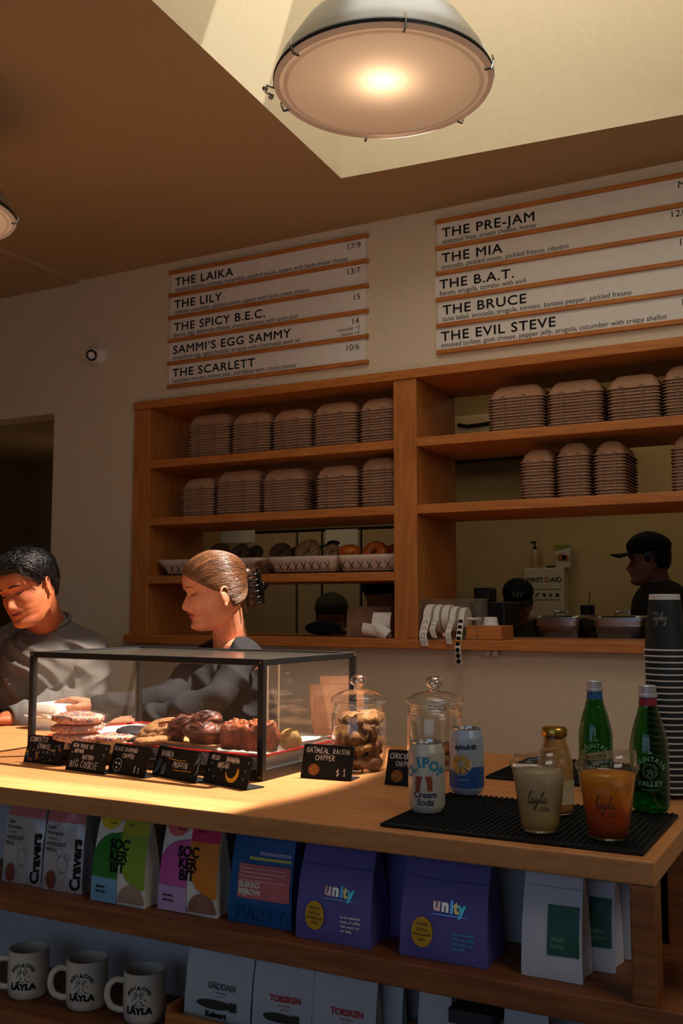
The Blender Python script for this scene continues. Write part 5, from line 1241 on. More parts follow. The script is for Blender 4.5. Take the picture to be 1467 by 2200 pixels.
white_p((pY(1262, 2070, 1.655).x - .03, pY(1322, 2085, 1.655).x, 1.655), 'white coffee pouch with green label, set back in shade by the end panel', .162)
pouch(None, None, .166, .05, 'second purple pouch standing behind the first in shadow', PURP, X=(-.80, -.66, 1.655), name='coffee_pouch', grp='purple coffee pouches')

# ---------------------------------------------------------------- mugs on the lower shelf
CER = pm('cream_stoneware', (206, 200, 186), .35, var=.06, scale=40, coat=.3)
def mug(px, py, label):
    b = pZ(px, py, S2); b.y = max(b.y, 1.60)
    t = thing('mug', label, 'mug', (b.x, b.y, S2 + .0003), 0, 'cream mugs on the lower display shelf')
    R, H = .0425, .096
    mk('mug_body', lathe([(R * .82, 0), (R * .93, .004), (R * .985, .014), (R, .03), (R, H - .004), (R * .985, H), (R * .92, H), (R * .90, H - .006), (R * .90, .014), (R * .7, .008), (.001, .0075)], 56, True, True), CER, t, smooth=True, auto=60)
    fa = math.atan2(-b.y, -b.x); ha = fa - PI / 2 + .12
    hp = [(R * .97 * 1, 0, .078), (R + .014, 0, .081), (R + .027, 0, .072), (R + .031, 0, .052), (R + .024, 0, .033), (R + .010, 0, .024), (R * .97, 0, .022)]
    hg = tube(smooth3(hp), .0062, 12)
    mk('handle', tf(hg, RZ(ha)), CER, t, smooth=True)
    a0 = fa - .28; art = [tf(text_geo(ch, .0092, .0002, 'CENTER', sx=1.0), T(-.021 * math.sin(a), .021 * math.cos(a) - .002, 0) @ RZ(a)) for ch, a in [(ch, (7 - i) * .165) for i, ch in enumerate('BAGELS & COFFEE')]]
    art += [mv(text_geo('L\u00c4YLA', .0165, .0011, 'CENTER', sx=1.08), 0, -.028, 0)]
    for s in (-1, 1):
        art += [ribbon(arc(s * .006, .006, .0042, .2, PI * 1.6, 12, .006), .0012), ribbon([(s * .003, -.004), (s * .0075, -.011), (s * .011, -.0125)], .0014), ribbon(arc(s * .0015, .013, .006, PI / 2 - s * .3, PI / 2 + s * 1.4, 8), .001), ribbon([(s * .012, .0), (s * .0135, -.005)], .0012)]
    art += [ribbon([(-.013, -.0135), (.0, -.0125), (.016, -.0135)], .0011), ellipse_geo(-.005, .006, .0016, .0024, 10), ellipse_geo(.006, .006, .0014, .0022, 10)]
    mk('printed_logo', wrap(cat(*art), lambda z: R, a0, .052, .0006), INK, t)
def smooth3(p, n=5):
    o = []
    for i in range(len(p) - 1):
        q_ = [p[max(i - 1, 0)], p[i], p[i + 1], p[min(i + 2, len(p) - 1)]]
        for k in range(n):
            u_ = k / n
            o.append(tuple(.5 * (2 * q_[1][a] + (q_[2][a] - q_[0][a]) * u_ + (2 * q_[0][a] - 5 * q_[1][a] + 4 * q_[2][a] - q_[3][a]) * u_ ** 2 + (3 * q_[1][a] - q_[0][a] - 3 * q_[2][a] + q_[3][a]) * u_ ** 3) for a in range(3)))
    return o + [tuple(p[-1])]
mug(60, 2136, 'cream stoneware mug at the left end of the mug row'); mug(186, 2160, 'cream stoneware mug in the middle of the mug row'); mug(310, 2188, 'cream stoneware mug at the right end of the row, beside the white pouches')
# candy pouches in a shallow wooden crate
cr0 = pY(352, 2185, 1.60).x; cr1 = pY(900, 2260, 1.60).x
t = thing('wooden_crate', 'shallow wooden crate holding white fish-candy pouches on the lower shelf', 'crate', ((cr0 + cr1) / 2, 1.675, S2))
wc = cr1 - cr0
mk('front_board', box(-wc / 2, wc / 2, -.072, -.062, .003, .042), OAKH, t, bevel=.001); mk('rear_board', box(-wc / 2, wc / 2, .062, .072, .003, .06), OAKH, t, bevel=.001)
for s in (-1, 1): mk('side_board', box(s * wc / 2 - .005, s * wc / 2 + .005, -.062, .062, .003, .05), OAKH, t, bevel=.001)
mk('bottom_board', box(-wc / 2, wc / 2, -.062, .062, 0, .003), OAKH, t)
WC = pm('white_candy_pouch', (200, 206, 214), .6, var=.05)
def fishp(x0, x1, y, title, sub, tm, label, rz):
    W = x1 - x0
    pouch(None, None, .150, .034, label, WC, [('title_lettering', mv(text_geo(title, .0145, .0006, 'CENTER'), W * .56, .086, 0), tm), ('sub_lettering', cat(mv(text_geo('lakritsfiskar', .0055, 0, 'CENTER'), W * .56, .078, 0), mv(text_geo('net 130 g', .0045, 0, 'CENTER'), W * .56, .072, 0)), tm),
        ('fish_print', cat(disc(W * .47, .058, W * .27, .0085), slab(lambda z: W * .74 - abs(z - .058) * 1.2, W * .8, .05, .066, 4)), pm('dark_fish_print', (62, 56, 50), .6)), ('flavour_lettering', mv(text_geo('Kolsvart', .0135, .0007, 'CENTER'), W * .5, .036, 0), INK)], zb=S2 + .0034, X=(x0, x1, y), name='candy_pouch', grp='white candy pouches in the crate', rz=rz, wt=1.0)
f0 = pY(425, 2060, 1.66).x; f1 = pY(563, 2080, 1.66).x; f2 = pY(690, 2103, 1.66).x; f3 = pY(822, 2125, 1.66).x
fishp(f0 - .012, f1 - .012, 1.636, 'G\u00c4DDAN', '', pm('grey_print', (96, 100, 104), .6), 'white candy pouch with a grey title at the left of the crate', .03)
fishp(f1 - .008, f2 - .012, 1.640, 'TORSKEN', '', pm('red_print', (196, 52, 56), .6), 'white candy pouch with a red title in the middle of the crate', .05)
fishp(f2 - .008, f3 - .008, 1.640, 'TORSKEN', '', pm('red_print', (196, 52, 56), .6), 'white candy pouch with a red title at the right of the crate', .05)
pouch(None, None, .145, .02, 'plain pale pouch behind the right red-titled candy pouch', WC, X=(f3 - .06, f3 + .025, 1.69), zb=S2 + .0034, name='candy_pouch', grp='white candy pouches in the crate')
x0 = pY(962, 2165, 1.62).x; x1 = pY(1052, 2180, 1.62).x
t = thing('lidded_box', 'white box with a dark lid low on the shelf under the purple pouches', 'box', ((x0 + x1) / 2, 1.68, S2))
mk('box_body', cbox((0, 0, .06), (x1 - x0, .10, .12)), WP, t, bevel=.002); mk('lid', cbox((0, 0, .132), (x1 - x0 + .006, .106, .024)), pm('dark_plum_card', (58, 50, 58), .6), t, bevel=.002)
pouch(None, None, .15, .03, 'pale pouch beside the dark-lidded box on the lower shelf', WC, X=(x1 + .012, x1 + .09, 1.64), zb=S2, name='candy_pouch')
pouch(None, None, .15, .03, 'pale pouch left of the dark-lidded box on the lower shelf', WC, X=(x0 - .075, x0 - .012, 1.66), zb=S2, name='candy_pouch')
t = thing('small_carton', 'small brown carton with grey label beyond the counter end panel', 'box', (-.215, 1.66, S1))
mk('carton_body', cbox((0, 0, .045), (.10, .10, .09)), pm('brown_card', (112, 84, 58), .8), t, bevel=.002); mk('label_panel', box(-.048, .03, -.0512, -.0502, .02, .062), pm('grey_label', (150, 140, 128), .6), t)
# ================================================================ people
Zs = [-.121, -.117, -.108, -.096, -.083, -.072, -.064, -.056, -.045, -.030, -.012, .002, .016, .035, .058, .080, .098, .110, .117]
Ff = [.046, .064, .079, .083, .0785, .083, .083, .0855, .083, .084, .082, .080, .089, .0925, .089, .075, .053, .028, .004]
Bb = [.010, -.000, -.012, -.028, -.050, -.066, -.076, -.082, -.088, -.094, -.099, -.102, -.104, -.104, -.101, -.089, -.066, -.038, -.006]
Ww = [.016, .027, .040, .049, .0555, .0595, .062, .0645, .0675, .070, .0715, .0725, .074, .0755, .0745, .0665, .050, .029, .005]
def _ci(z, Y): 
    # smooth interpolation through the profile stations
    i = min(max(np.searchsorted(Zs, z) - 1, 0), len(Zs) - 2); h = Zs[i + 1] - Zs[i]; u_ = min(1, max(0, (z - Zs[i]) / h))
    m0 = (Y[i + 1] - Y[i - 1]) / (Zs[i + 1] - Zs[i - 1]) if i > 0 else (Y[1] - Y[0]) / h
    m1 = (Y[i + 2] - Y[i]) / (Zs[i + 2] - Zs[i]) if i + 2 < len(Zs) else (Y[-1] - Y[-2]) / h
    return (2 * u_ ** 3 - 3 * u_ ** 2 + 1) * Y[i] + (u_ ** 3 - 2 * u_ ** 2 + u_) * h * m0 + (-2 * u_ ** 3 + 3 * u_ ** 2) * Y[i + 1] + (u_ ** 3 - u_ ** 2) * h * m1
NZ = [-.056, -.0525, -.050, -.046, -.040, -.034, -.026, -.016, -.005, .006, .014]
def ga(d, s): return math.exp(-(d / s) ** 2)
class Head:
    def __init__(s, nose=1.0, w=1.0, jaw=1.0, lips=1.0, earz=-.012): s.nose, s.w, s.jaw, s.lips, s.earz = nose, w, jaw, lips, earz
    def feat(s, x, z):
        n = np.interp(z, NZ, [0, .004, .013, .0215, .0255, .0245, .0195, .0135, .0075, .003, 0]) * s.nose
        wn = np.interp(z, [-.052, -.044, -.03, -.01, .01], [.0125, .0125, .010, .0075, .0085])
        d = n * math.exp(-(abs(x) / wn) ** 2.4)
        d += .0065 * s.nose * (ga(abs(x) - .0135, .0055) * ga(z + .0445, .0075))          # nostril wings
        d -= .0095 * ga(abs(x) - .031, .0150) * ga(z - .003, .0110)                          # sockets
        d += .0065 * ga(abs(x) - .0315, .0125) * ga(z + .0005, .0075)                        # eyeballs under the lids
        d += .0032 * ga(abs(x) - .028, .020) * ga(z - .0185, .0065)                          # brows
        d += .0042 * ga(abs(x) - .046, .018) * ga(z + .027, .018)                            # cheekbones
        d += .0050 * s.lips * ga(x, .0185) * ga(z + .0575, .0052) + .0056 * s.lips * ga(x, .0165) * ga(z + .0705, .0058)
        d -= .0042 * ga(x, .022) * ga(z + .0640, .0024)
        d -= .0022 * ga(x, .004) * ga(z + .0535, .005)
        d += .0045 * ga(x, .019) * ga(z + .104, .012) * s.jaw
        d -= .0030 * ga(abs(x) - .031, .008) * ga(z + .062, .012)
        return d
    def fy(s, x, z):
        f, b, w = _ci(z, Ff), _ci(z, Bb), _ci(z, Ww) * s.w
        k = min(.999, abs(x) / w) ** (1 / .92); c = math.sqrt(max(0, 1 - k * k)) ** .88
        return (f + b) / 2 + (f - b) / 2 * c + s.feat(x, z)
    def geo(s, nz=120, nt=112):
        rings = []
        for i in range(nz):
            z = Zs[0] + (Zs[-1] - Zs[0]) * (i / (nz - 1)); f, b, w = _ci(z, Ff), _ci(z, Bb), _ci(z, Ww) * s.w
            r = []
            for j in range(nt):
                t = 2 * PI * j / nt; sn, cs = math.sin(t), math.cos(t)
                x = w * math.copysign(abs(sn) ** .92, sn); y = (f + b) / 2 + (f - b) / 2 * math.copysign(abs(cs) ** .88, cs)
                if cs > 0: y += s.feat(x, z) * min(1, cs * 2.2)
                r.append((x, y, z))
            rings.append(r)
        return loft(rings)
    def ears(s):
        gs = []
        for sd in (-1, 1):
            M = T(sd * .0710 * s.w, -.010, s.earz) @ RZ(sd * -.34) @ RX(-.16) @ SC(1.0, .98, .92)
            pts = [(sd * (.008 + .004 * math.sin(a)), -.0165 * math.cos(a) * (1 if math.sin(a) > 0 else .75) - .002, .0285 * math.sin(a) + .003) for a in [(-1.2 + 4.1 * i / 14) for i in range(15)]]
            gs.append(tf(cat(tube(pts, .0042, 8), ball((sd * .0055, .0, -.001), (.005, .0125, .023), 12, 8), ball((sd * .0065, .003, -.0265), (.0048, .0075, .009), 10, 8), tube([(sd * .0085, -.008, .010), (sd * .0095, -.006, -.008), (sd * .008, .002, -.017)], .003, 6)), M))
        return cat(*gs)
def cyl(a, b, r0, r1): return capsule(a, b, r0, r1, 18, 5)
def hand(wrist, fwd, up, side, curl, size=1.0, spread=.10, wristr=.027):
    """hand pointing along fwd, back of the hand towards up; side +1 puts the thumb to the left of fwd"""
    f = Vector(fwd).normalized(); u_ = Vector(up); u_ = (u_ - f * u_.dot(f)).normalized(); l = u_.cross(f).normalized() * side
    W0 = Vector(wrist); gs = []; P = lambda a, b, c: W0 + (f * a + l * b + u_ * c) * size
    fl = [(.030, .088, .070, 0), (.010, .093, .079, .0), (-.011, .089, .073, 0), (-.030, .080, .057, 0)]
    gs.append(capsule(P(-.004, 0, 0), P(.014, 0, 0), wristr * .92 * size, .025 * size))
    for i, (b, k, ln, _) in enumerate(fl):
        gs.append(capsule(P(.008, b * .55, .001), P(k, b, .004), .0145 * size, .0108 * size))
        ang = -curl[i]; p = P(k, b, .003); r = (.0094 if i < 3 else .0082) * size; sp = spread * (b / .03)
        for j, (q_, rr) in enumerate(((.45, .94), (.31, .86), (.24, .76))):
            d = (f * math.cos(ang) + u_ * math.sin(ang) + l * sp * math.cos(ang)).normalized()
            e = p + d * (ln * q_ * size); gs.append(capsule(p, e, r, r * rr / (.98 if j else 1))); p = e; r *= rr if j == 0 else .92; ang -= curl[i] * (.9 if j == 0 else .6)
    t0 = P(.018, .022, -.004); t1 = P(.050, .047, -.013); t2 = P(.078, .056, -.020); t3 = P(.100, .054, -.026)
    gs += [capsule(t0, t1, .0145 * size, .0112 * size), capsule(t1, t2, .0108 * size, .0095 * size), capsule(t2, t3, .0094 * size, .0076 * size)]
    gs.append(tf(ball((0, 0, 0), (.046 * size, .036 * size, .0135 * size), 18, 10), Matrix.Translation(P(.046, 0, 0)) @ Matrix((tuple(f) + (0,), tuple(l) + (0,), tuple(u_) + (0,), (0, 0, 0, 1))).transposed()))
    return gs
def folds(g, amp, sets, seed=0):
    o = []
    me = bpy.data.meshes.new('t'); me.from_pydata(g[0], [], g[1]); me.update()
    nr = [v.normal.copy() for v in me.vertices]; bpy.data.meshes.remove(me)
    for p, n in zip(g[0], nr):
        v = Vector(p); k = 0
        for (d, fq, a) in sets:
            d = Vector(d).normalized(); e1, e2 = frame_axes(d); w_ = noise.noise(v * 3.5 + Vector((seed, seed, 0))) * 1.6
            s = noise.noise(Vector((v.dot(d) * fq + w_, v.dot(e1) * fq * .22 + seed, v.dot(e2) * fq * .22)))
            k += a * max(-.6, .75 - abs(s) * 3.6)
        k += .35 * noise.noise(v * 9 + Vector((0, seed, 0)))
        o.append(tuple(v + n * (amp * k)))
    return [o, g[1]]
def hmat(loc, fh, pitch, roll, sc_=1.0): return Matrix.Translation(loc) @ RZ(math.atan2(fh[1], fh[0]) - PI / 2) @ RX(-pitch) @ RY(roll) @ SC(sc_, sc_, sc_)
def skin_m(name, c, c2): return pm(name, c, .48, spec=.35, c2=c2, scale=22, bump=.06, bscale=500, sss=.08)
def strands(HM, paths, radius, nseg, cols, name, parent, rads=None):
    gs = [[], []]; fm = []
    for i, (pts, ci) in enumerate(paths):
        m = len(pts); r0 = radius * rnd.uniform(.7, 1.25)
        g = tube(pts, [r0 * (1 - .55 * (k / (m - 1)) ** 2) * (.6 if k == 0 else 1) for k in range(m)], 5)
        k0 = len(gs[0]); gs[0] += g[0]; gs[1] += [tuple(q_ + k0 for q_ in f_) for f_ in g[1]]; fm += [ci] * len(g[1])
    return gs, fm
def scalp(d, hd, lift=0.0):
    """point on the skull in direction d from the head centre, pushed out by lift"""
    d = Vector(d).normalized(); lo, hi = .02, .16
    for _ in range(18):
        m = (lo + hi) / 2; p = d * m
        if p.z > .1165: inside = False
        else:
            f, b, w_ = _ci(p.z, Ff), _ci(p.z, Bb), _ci(p.z, Ww) * hd.w
            yc = (f + b) / 2; inside = (p.x / w_) ** 2 + ((p.y - yc) / ((f - b) / 2)) ** 2 < 1
        if inside: lo = m
        else: hi = m
    return d * (lo + lift)
def face_details(hd, HM, body, lash_m, brow_m, browz=.0185, thick=.0018, lash=True):
    for s, nm in ((-1, 'right'), (1, 'left')):
        pts = []
        for i in range(9):
            u_ = i / 8; x = s * (.014 + .032 * u_); z = browz + .005 * math.sin(PI * u_ * .75) - .004 * u_
            pts.append((x, hd.fy(x, z) + .0004, z))
        g = tube([HM @ Vector(p) for p in pts], [thick * (.7 + .8 * math.sin(PI * min(1, .15 + .75 * i / 8))) for i in range(9)], 6)
        mk('eyebrow', g, brow_m, body, smooth=True)
        pts = []
        for i in range(11):
            u_ = i / 10; x = s * (.0175 + .028 * u_); z = -.0012 - .0052 * math.sin(PI * (.12 + .88 * u_)) + .001 * u_
            pts.append((x, hd.fy(x, z) + .0006, z))
        mk('eyelashes', tube([HM @ Vector(p) for p in pts], [.0006 + .0007 * math.sin(PI * i / 10) for i in range(11)], 5), lash_m, body, smooth=True)
        pts = [(s * (.0165 + .031 * i / 10), hd.fy(s * (.0165 + .031 * i / 10), .0085) - .0004, .0062 + .004 * math.sin(PI * i / 10)) for i in range(11)]
        mk('eyelid_crease', tube([HM @ Vector(p) for p in pts], .0005, 4), lash_m, body, smooth=True)
def lip_mask(g, HM, hd):
    I = HM.inverted(); fm = []
    for f_ in g[1]:
        c_ = I @ (sum((Vector(g[0][i]) for i in f_), Vector()) / len(f_)); x, y, z = c_
        up = -.0535 - .0035 * ga(x, .0045) - .10 * abs(x); lo = -.0775 + .26 * abs(x) ** 1.05
        m = 1 if (abs(x) < .0225 and y > .06 and lo < z < up) else 0
        if m and abs(z + .0640) < .0011 and abs(x) < .021: m = 2
        if abs(abs(x) - .0066) < .0024 and -.0515 < z < -.0488 and y > .085: m = 2
        fm.append(m)
    return fm
LIPS = pm('lips', (176, 84, 74), .4, spec=.4, var=.06); LIPD = pm('mouth_line', (92, 34, 28), .6, var=.04)

# ---------------------------------------------------------------- the woman behind the pastry case
RW = math.radians(27.8) + math.atan((733.5 - 462) / FPX)
rv = Vector((math.cos(RW), math.sin(RW), 0)); tv = Vector((math.sin(RW), -math.cos(RW), 0))
AW = math.radians(14); fh = -rv * math.cos(AW) + tv * math.sin(AW); lh = Vector((-fh.y, fh.x, 0))
hc = pD(459, 1268, 3.24); HMw = hmat(hc, fh, math.radians(9), 0, 1.05); hw = Head(nose=.92, w=.95, jaw=.85, lips=1.0, earz=-.022)
NB = pD(497, 1374, 3.30)
SL = NB + lh * .150 + Vector((0, 0, -.045)); SR = NB - lh * .155 + Vector((0, 0, -.045))
EL = pY(468, 1500, 2.50); WL = pY(300, 1550, 2.36); ER = pY(362, 1506, 2.56); WR = pY(210, 1517, 2.41)
hipc = NB + Vector((.02, .05, -.50)); hipc.y = max(hipc.y, 2.80)
skw = skin_m('fair_skin', (214, 150, 116), (196, 126, 94))
fwL = (pY(218, 1556, 2.345) - WL); fwR = (pY(108, 1494, 2.385) - WR)
head_g = cat(tf(cat(hw.geo(), hw.ears()), HMw), cyl(HMw @ Vector((0, -.030, -.055)), NB + Vector((0, 0, -.02)), .051, .059), cyl(NB + lh * .02 + Vector((0, 0, -.045)), SL, .05, .045), cyl(NB - lh * .02 + Vector((0, 0, -.045)), SR, .05, .045), ball(tuple(NB + Vector((0, 0, -.10))), (.10, .085, .085)))
head_g = remesh(head_g, .0023, 3, .5)
armL = remesh(cat(cyl(SL, EL, .043, .036), cyl(EL, WL, .036, .025), *hand(WL, fwL, (0, -.15, 1), -1, [.22, .30, .36, .42], .94)), .0024, 2)
armR = remesh(cat(cyl(SR, ER, .043, .036), cyl(ER, WR, .036, .025), *hand(WR, fwR, (.1, .1, 1), 1, [.30, .36, .36, .36], .94)), .0024, 2)
LEG = lambda x, y, z0: cat(cyl((x, y, z0), (x, y - .01, .5), .078, .055), cyl((x, y - .01, .5), (x, y + .02, .09), .052, .038), ball((x, y - .05, .04), (.042, .11, .04)))
lower = remesh(cat(cyl(NB + Vector((0, .01, -.12)), hipc, .11, .12), ball(tuple(hipc), (.15, .12, .12)), LEG(hipc.x - .08, hipc.y, hipc.z), LEG(hipc.x + .08, hipc.y, hipc.z)), .012, 2)
fm = lip_mask(head_g, HMw, hw) + [0] * (len(armL[1]) + len(armR[1]) + len(lower[1]))
woman = mk('person', cat(head_g, armL, armR, lower), [skw, LIPS, LIPD], smooth=True, fm=fm)
tag(woman, 'woman in a dark shirt with clipped-up brown hair, looking left behind the pastry case', 'person')
BRN = [pm('brown_hair_dark', (80, 50, 32), .34, spec=.6, var=.2), pm('brown_hair', (108, 68, 42), .32, spec=.6, var=.2), pm('brown_hair_gold', (140, 94, 60), .32, spec=.4, var=.15)]
face_details(hw, HMw, woman, pm('lash_brown', (60, 34, 24), .7), pm('brow_brown', (112, 68, 44), .8), thick=.0013)
# hair: shell plus strands that run back to the clip
hl = lambda az: .066 - .062 * min(1, (abs(az) / 1.3)) ** 1.5 if abs(az) < 1.3 else .004 + .016 * ga(abs(az) - 1.62, .2) - .075 * min(1, (abs(az) - 1.3) / .9)
def shell(hd, hair_line, thick, nz=40, nt=72, amp=.0):
    rings = []
    for i in range(nz):
        u_ = i / (nz - 1); r = []
        for j in range(nt):
            az = -PI + 2 * PI * j / nt; z0 = hair_line(az)
            el0 = math.asin(max(-.99, min(.99, z0 / .11))); el = el0 + (PI / 2 - .02 - el0) * u_
            d = (math.sin(az) * math.cos(el), math.cos(az) * math.cos(el), math.sin(el))
            tk = thick * min(1, .12 + u_ * 6); p = scalp(d, hd, tk + amp * noise.noise(Vector(d) * 7) * min(1, u_ * 4)); r.append(tuple(p))
        rings.append(r)
    return loft(rings, True, True)
sh = tf(shell(hw, hl, .007), HMw)
clip_p = Vector((0, -.112, .012)); paths = []
for i in range(1250):
    az = rnd.uniform(-2.2, 2.2); el0 = math.asin(max(-.9, min(.9, (hl(az) + rnd.uniform(-.002, .004)) / .11)))
    if rnd.random() < .35: el0 += rnd.uniform(0, 1.0)
    d0 = Vector((math.sin(az) * math.cos(el0), math.cos(az) * math.cos(el0), math.sin(el0))); d1 = Vector((rnd.uniform(-.16, .16), -1, rnd.uniform(-.15, .22))).normalized()
    an = d0.angle(d1); pts = []; lf = rnd.uniform(.0062, .0086)
    mid = Vector((0, 0, .25 + .1 * rnd.random()))
    for k in range(11):
        u_ = k / 10; d = (d0 * math.sin((1 - u_) * an) + d1 * math.sin(u_ * an)) / max(1e-4, math.sin(an)) + mid * math.sin(PI * u_) * .35 * (1 if d0.z > -.1 else -.2)
        pts.append(HMw @ scalp(d, hw, lf if 0 < k else .003))
    paths.append((pts, 0 if i % 5 < 2 else (1 if i % 5 < 4 else 2)))
# twist held by the clip, with ends fanning out above it
tw = tf(cat(lumpy(ball((0, -.118, -.012), (.026, .024, .062), 20, 14), .006, 40, 2), ball((0, -.105, .035), (.022, .03, .022), 16, 10)), HMw)
for i in range(70):
    a = rnd.uniform(-.5, .5); L = rnd.uniform(.05, .085); pts = []
    for k in range(7):
        u_ = k / 6; pts.append(HMw @ Vector((.010 * a + .045 * a * u_, -.112 - L * 1.0 * u_ ** .9 * (1 - .12 * a * a), .045 + .032 * math.sin(u_ * 2.2 + a * .6) - .030 * u_ * u_ * (1 + a * 1.4))))
    paths.append((pts, 1 if i % 3 else 2))
for i in range(16):
    s = rnd.choice((-1, 1)); x = s * .050 * rnd.uniform(.6, 1.0); pts = [HMw @ Vector((x * (1 - .3 * (k / 6)), -.075 - .012 * (k / 6), -.03 - .055 * (k / 6))) for k in range(7)]; paths.append((pts, i % 2))
sg, sf = strands(HMw, paths, .00085, 10, 3, '', None)
mk('hair', cat(sh, tw, sg), BRN, woman, smooth=True, fm=[1] * len(sh[1]) + [0] * len(tw[1]) + sf)
# claw clip
cg_ = []
for s in (-1, 1):
    for k in range(6):
        z = .035 - .018 * k; cg_.append(tube([HMw @ Vector(p) for p in smooth3([(s * .004, -.150, z), (s * .022, -.145, z - .002), (s * .031, -.124, z - .006), (s * .026, -.106, z - .009)], 4)], .0032, 6))
    cg_.append(tube([HMw @ Vector((s * .006, -.150, z)) for z in (.045, .0, -.03, -.062)], .006, 8))
cg_ += [tf(lathe([(.001, -.010), (.013, -.010), (.015, 0), (.013, .010), (.001, .010)], 20), HMw @ T(0, -.160, -.010) @ RY(PI / 2)), tube([HMw @ Vector(p) for p in ((0, -.148, .04), (.01, -.156, .0), (.008, -.158, -.03), (0, -.150, -.065))], .006, 8)]
mk('hair_clip', cat(*cg_), pm('black_acetate', (12, 11, 11), .18, spec=.6), woman, smooth=True)
SHIRT = pm('charcoal_jersey', (38, 37, 40), .85, spec=.2, var=.12, scale=200, bump=.2, bscale=700)
nbk = NB + Vector((0, 0, -.050))
sw = cat(cyl(nbk + lh * .06 + Vector((0, 0, -.018)), SL, .050, .058), cyl(nbk - lh * .06 + Vector((0, 0, -.018)), SR, .050, .058), ball(tuple(NB + fh * .028 + Vector((0, 0, -.16))), (.155, .132, .125)), cyl(NB + Vector((0, 0, -.2)), hipc + Vector((0, 0, -.05)), .135, .155),
         cyl(SL, EL, .060, .050), cyl(EL, WL + (EL - WL) * .06, .050, .036), cyl(SR, ER, .060, .050), cyl(ER, WR + (ER - WR) * .03, .050, .036))
sw = remesh(sw, .0058, 6); sw = folds(sw, .011, [((.75, -.2, .62), 15, .9), ((.3, .2, -.9), 11, .5)], 3)
mk('shirt', sw, SHIRT, woman, smooth=True)
mk('trousers', remesh(cat(ball(tuple(hipc + Vector((0, 0, -.06))), (.17, .14, .13)), cyl((hipc.x - .08, hipc.y, hipc.z - .05), (hipc.x - .08, hipc.y, .1), .095, .06), cyl((hipc.x + .08, hipc.y, hipc.z - .05), (hipc.x + .08, hipc.y, .1), .095, .06)), .012, 3), INK, woman, smooth=True)
# paper sheet in her near hand
pa = [pY(x, y, Y_) for x, y, Y_ in ((204, 1566, 2.345), (300, 1590, 2.335), (318, 1572, 2.40), (214, 1552, 2.41))]
for q_ in pa: q_.z = max(q_.z, CT + .012)
o = mk('cake_spatula', cat([[tuple(q_) for q_ in pa] + [tuple(q_ + Vector((0, 0, -.0015))) for q_ in pa], [(0, 1, 2, 3), (7, 6, 5, 4), (0, 4, 5, 1), (1, 5, 6, 2), (2, 6, 7, 3), (3, 7, 4, 0)]]), PAPER)
o.name = 'deli_paper'; o.data.name = 'deli_paper'; tag(o, 'pale sheet of deli paper under the woman\u2019s near hand', 'paper')
# the white takeout container under her other hand
SUG = pm('white_bagasse', (238, 230, 212), .75, spec=.2, var=.04, scale=60, bump=.1, bscale=120)
q0 = pY(56, 1560, 2.30); q1 = pY(196, 1565, 2.30); wc_ = .150; zc_ = pY(130, 1511, 2.36).z - CT
t = thing('takeout_container', 'white clamshell takeout container under the woman\u2019s hand beside the case', 'takeout box', (pY(116, 1560, 2.35).x, 2.385, CT + .0005), -.10)
mk('container_base', loft([rrect(wc_ * .76, .15, .02, 0), rrect(wc_ * .80, .156, .022, .003), rrect(wc_ * .95, .172, .026, zc_ * .46), rrect(wc_ * 1.04, .188, .026, zc_ * .47), rrect(wc_ * 1.04, .188, .026, zc_ * .49)]), SUG, t, smooth=True, auto=40)
mk('container_lid', loft([rrect(wc_ * 1.06, .190, .026, zc_ * .495), rrect(wc_ * 1.06, .190, .026, zc_ * .515), rrect(wc_ * .95, .172, .026, zc_ * .53), rrect(wc_ * .90, .166, .026, zc_ * .70), rrect(wc_ * .86, .172, .026, zc_ * .73), rrect(wc_ * .78, .152, .026, zc_ * .985), rrect(wc_ * .75, .146, .024, zc_)]), SUG, t, smooth=True, auto=40)
mk('latch_tab', tf(box(-.014, .014, -.096, -.090, zc_ * .36, zc_ * .62), T(.03, 0, 0)), SUG, t, bevel=.002)

# ---------------------------------------------------------------- the man at the left
RW = math.radians(27.8) + math.atan((733.5 - 42) / FPX)
rv = Vector((math.cos(RW), math.sin(RW), 0)); tv = Vector((math.sin(RW), -math.cos(RW), 0))
AM = math.radians(50); fh = -rv * math.cos(AM) + tv * math.sin(AM); lh = Vector((-fh.y, fh.x, 0))
hc = pD(56, 1265, 3.22); HMm = hmat(hc, fh, math.radians(15), math.radians(13), .985); hm = Head(nose=.95, w=1.03, jaw=1.1, lips=1.05)
NB = pD(100, 1334, 3.44)
SL = NB + lh * .165 + Vector((0, .0, -.118)); SR = NB - lh * .175 + Vector((0, 0, -.11))
EL = pY(184, 1508, 2.585); WL = pY(22, 1545, 2.345); ER = SR + Vector((-.06, -.06, -.27)); WR = ER + Vector((.10, -.22, -.02)); WR.z = CT + .06
hipc = Vector((NB.x + .0, 2.88, NB.z - .50))
skm = skin_m('tan_skin', (182, 108, 70), (160, 86, 54))
head_g = cat(tf(cat(hm.geo(), hm.ears()), HMm), cyl(HMm @ Vector((0, -.04, -.045)), NB + Vector((0, 0, -.02)), .055, .064), cyl(NB + Vector((0, .02, -.03)), SL, .05, .046), cyl(NB + Vector((0, .02, -.03)), SR, .05, .046), ball(tuple(NB + Vector((0, .02, -.12))), (.11, .08, .09)))
head_g = remesh(head_g, .0023, 3, .5)
fwL = pY(-60, 1552, 2.26) - WL
armL = remesh(cat(cyl(SL, EL, .05, .042), cyl(EL, WL, .042, .029), *hand(WL, fwL, (0, -.1, 1), -1, [.3, .35, .4, .45], 1.05)), .0026, 2)
armR = remesh(cat(cyl(SR, ER, .05, .042), cyl(ER, WR, .042, .029), *hand(WR, (.5, -.6, -.1), (0, -.1, 1), 1, [.3, .35, .4, .45], 1.05)), .0026, 2)
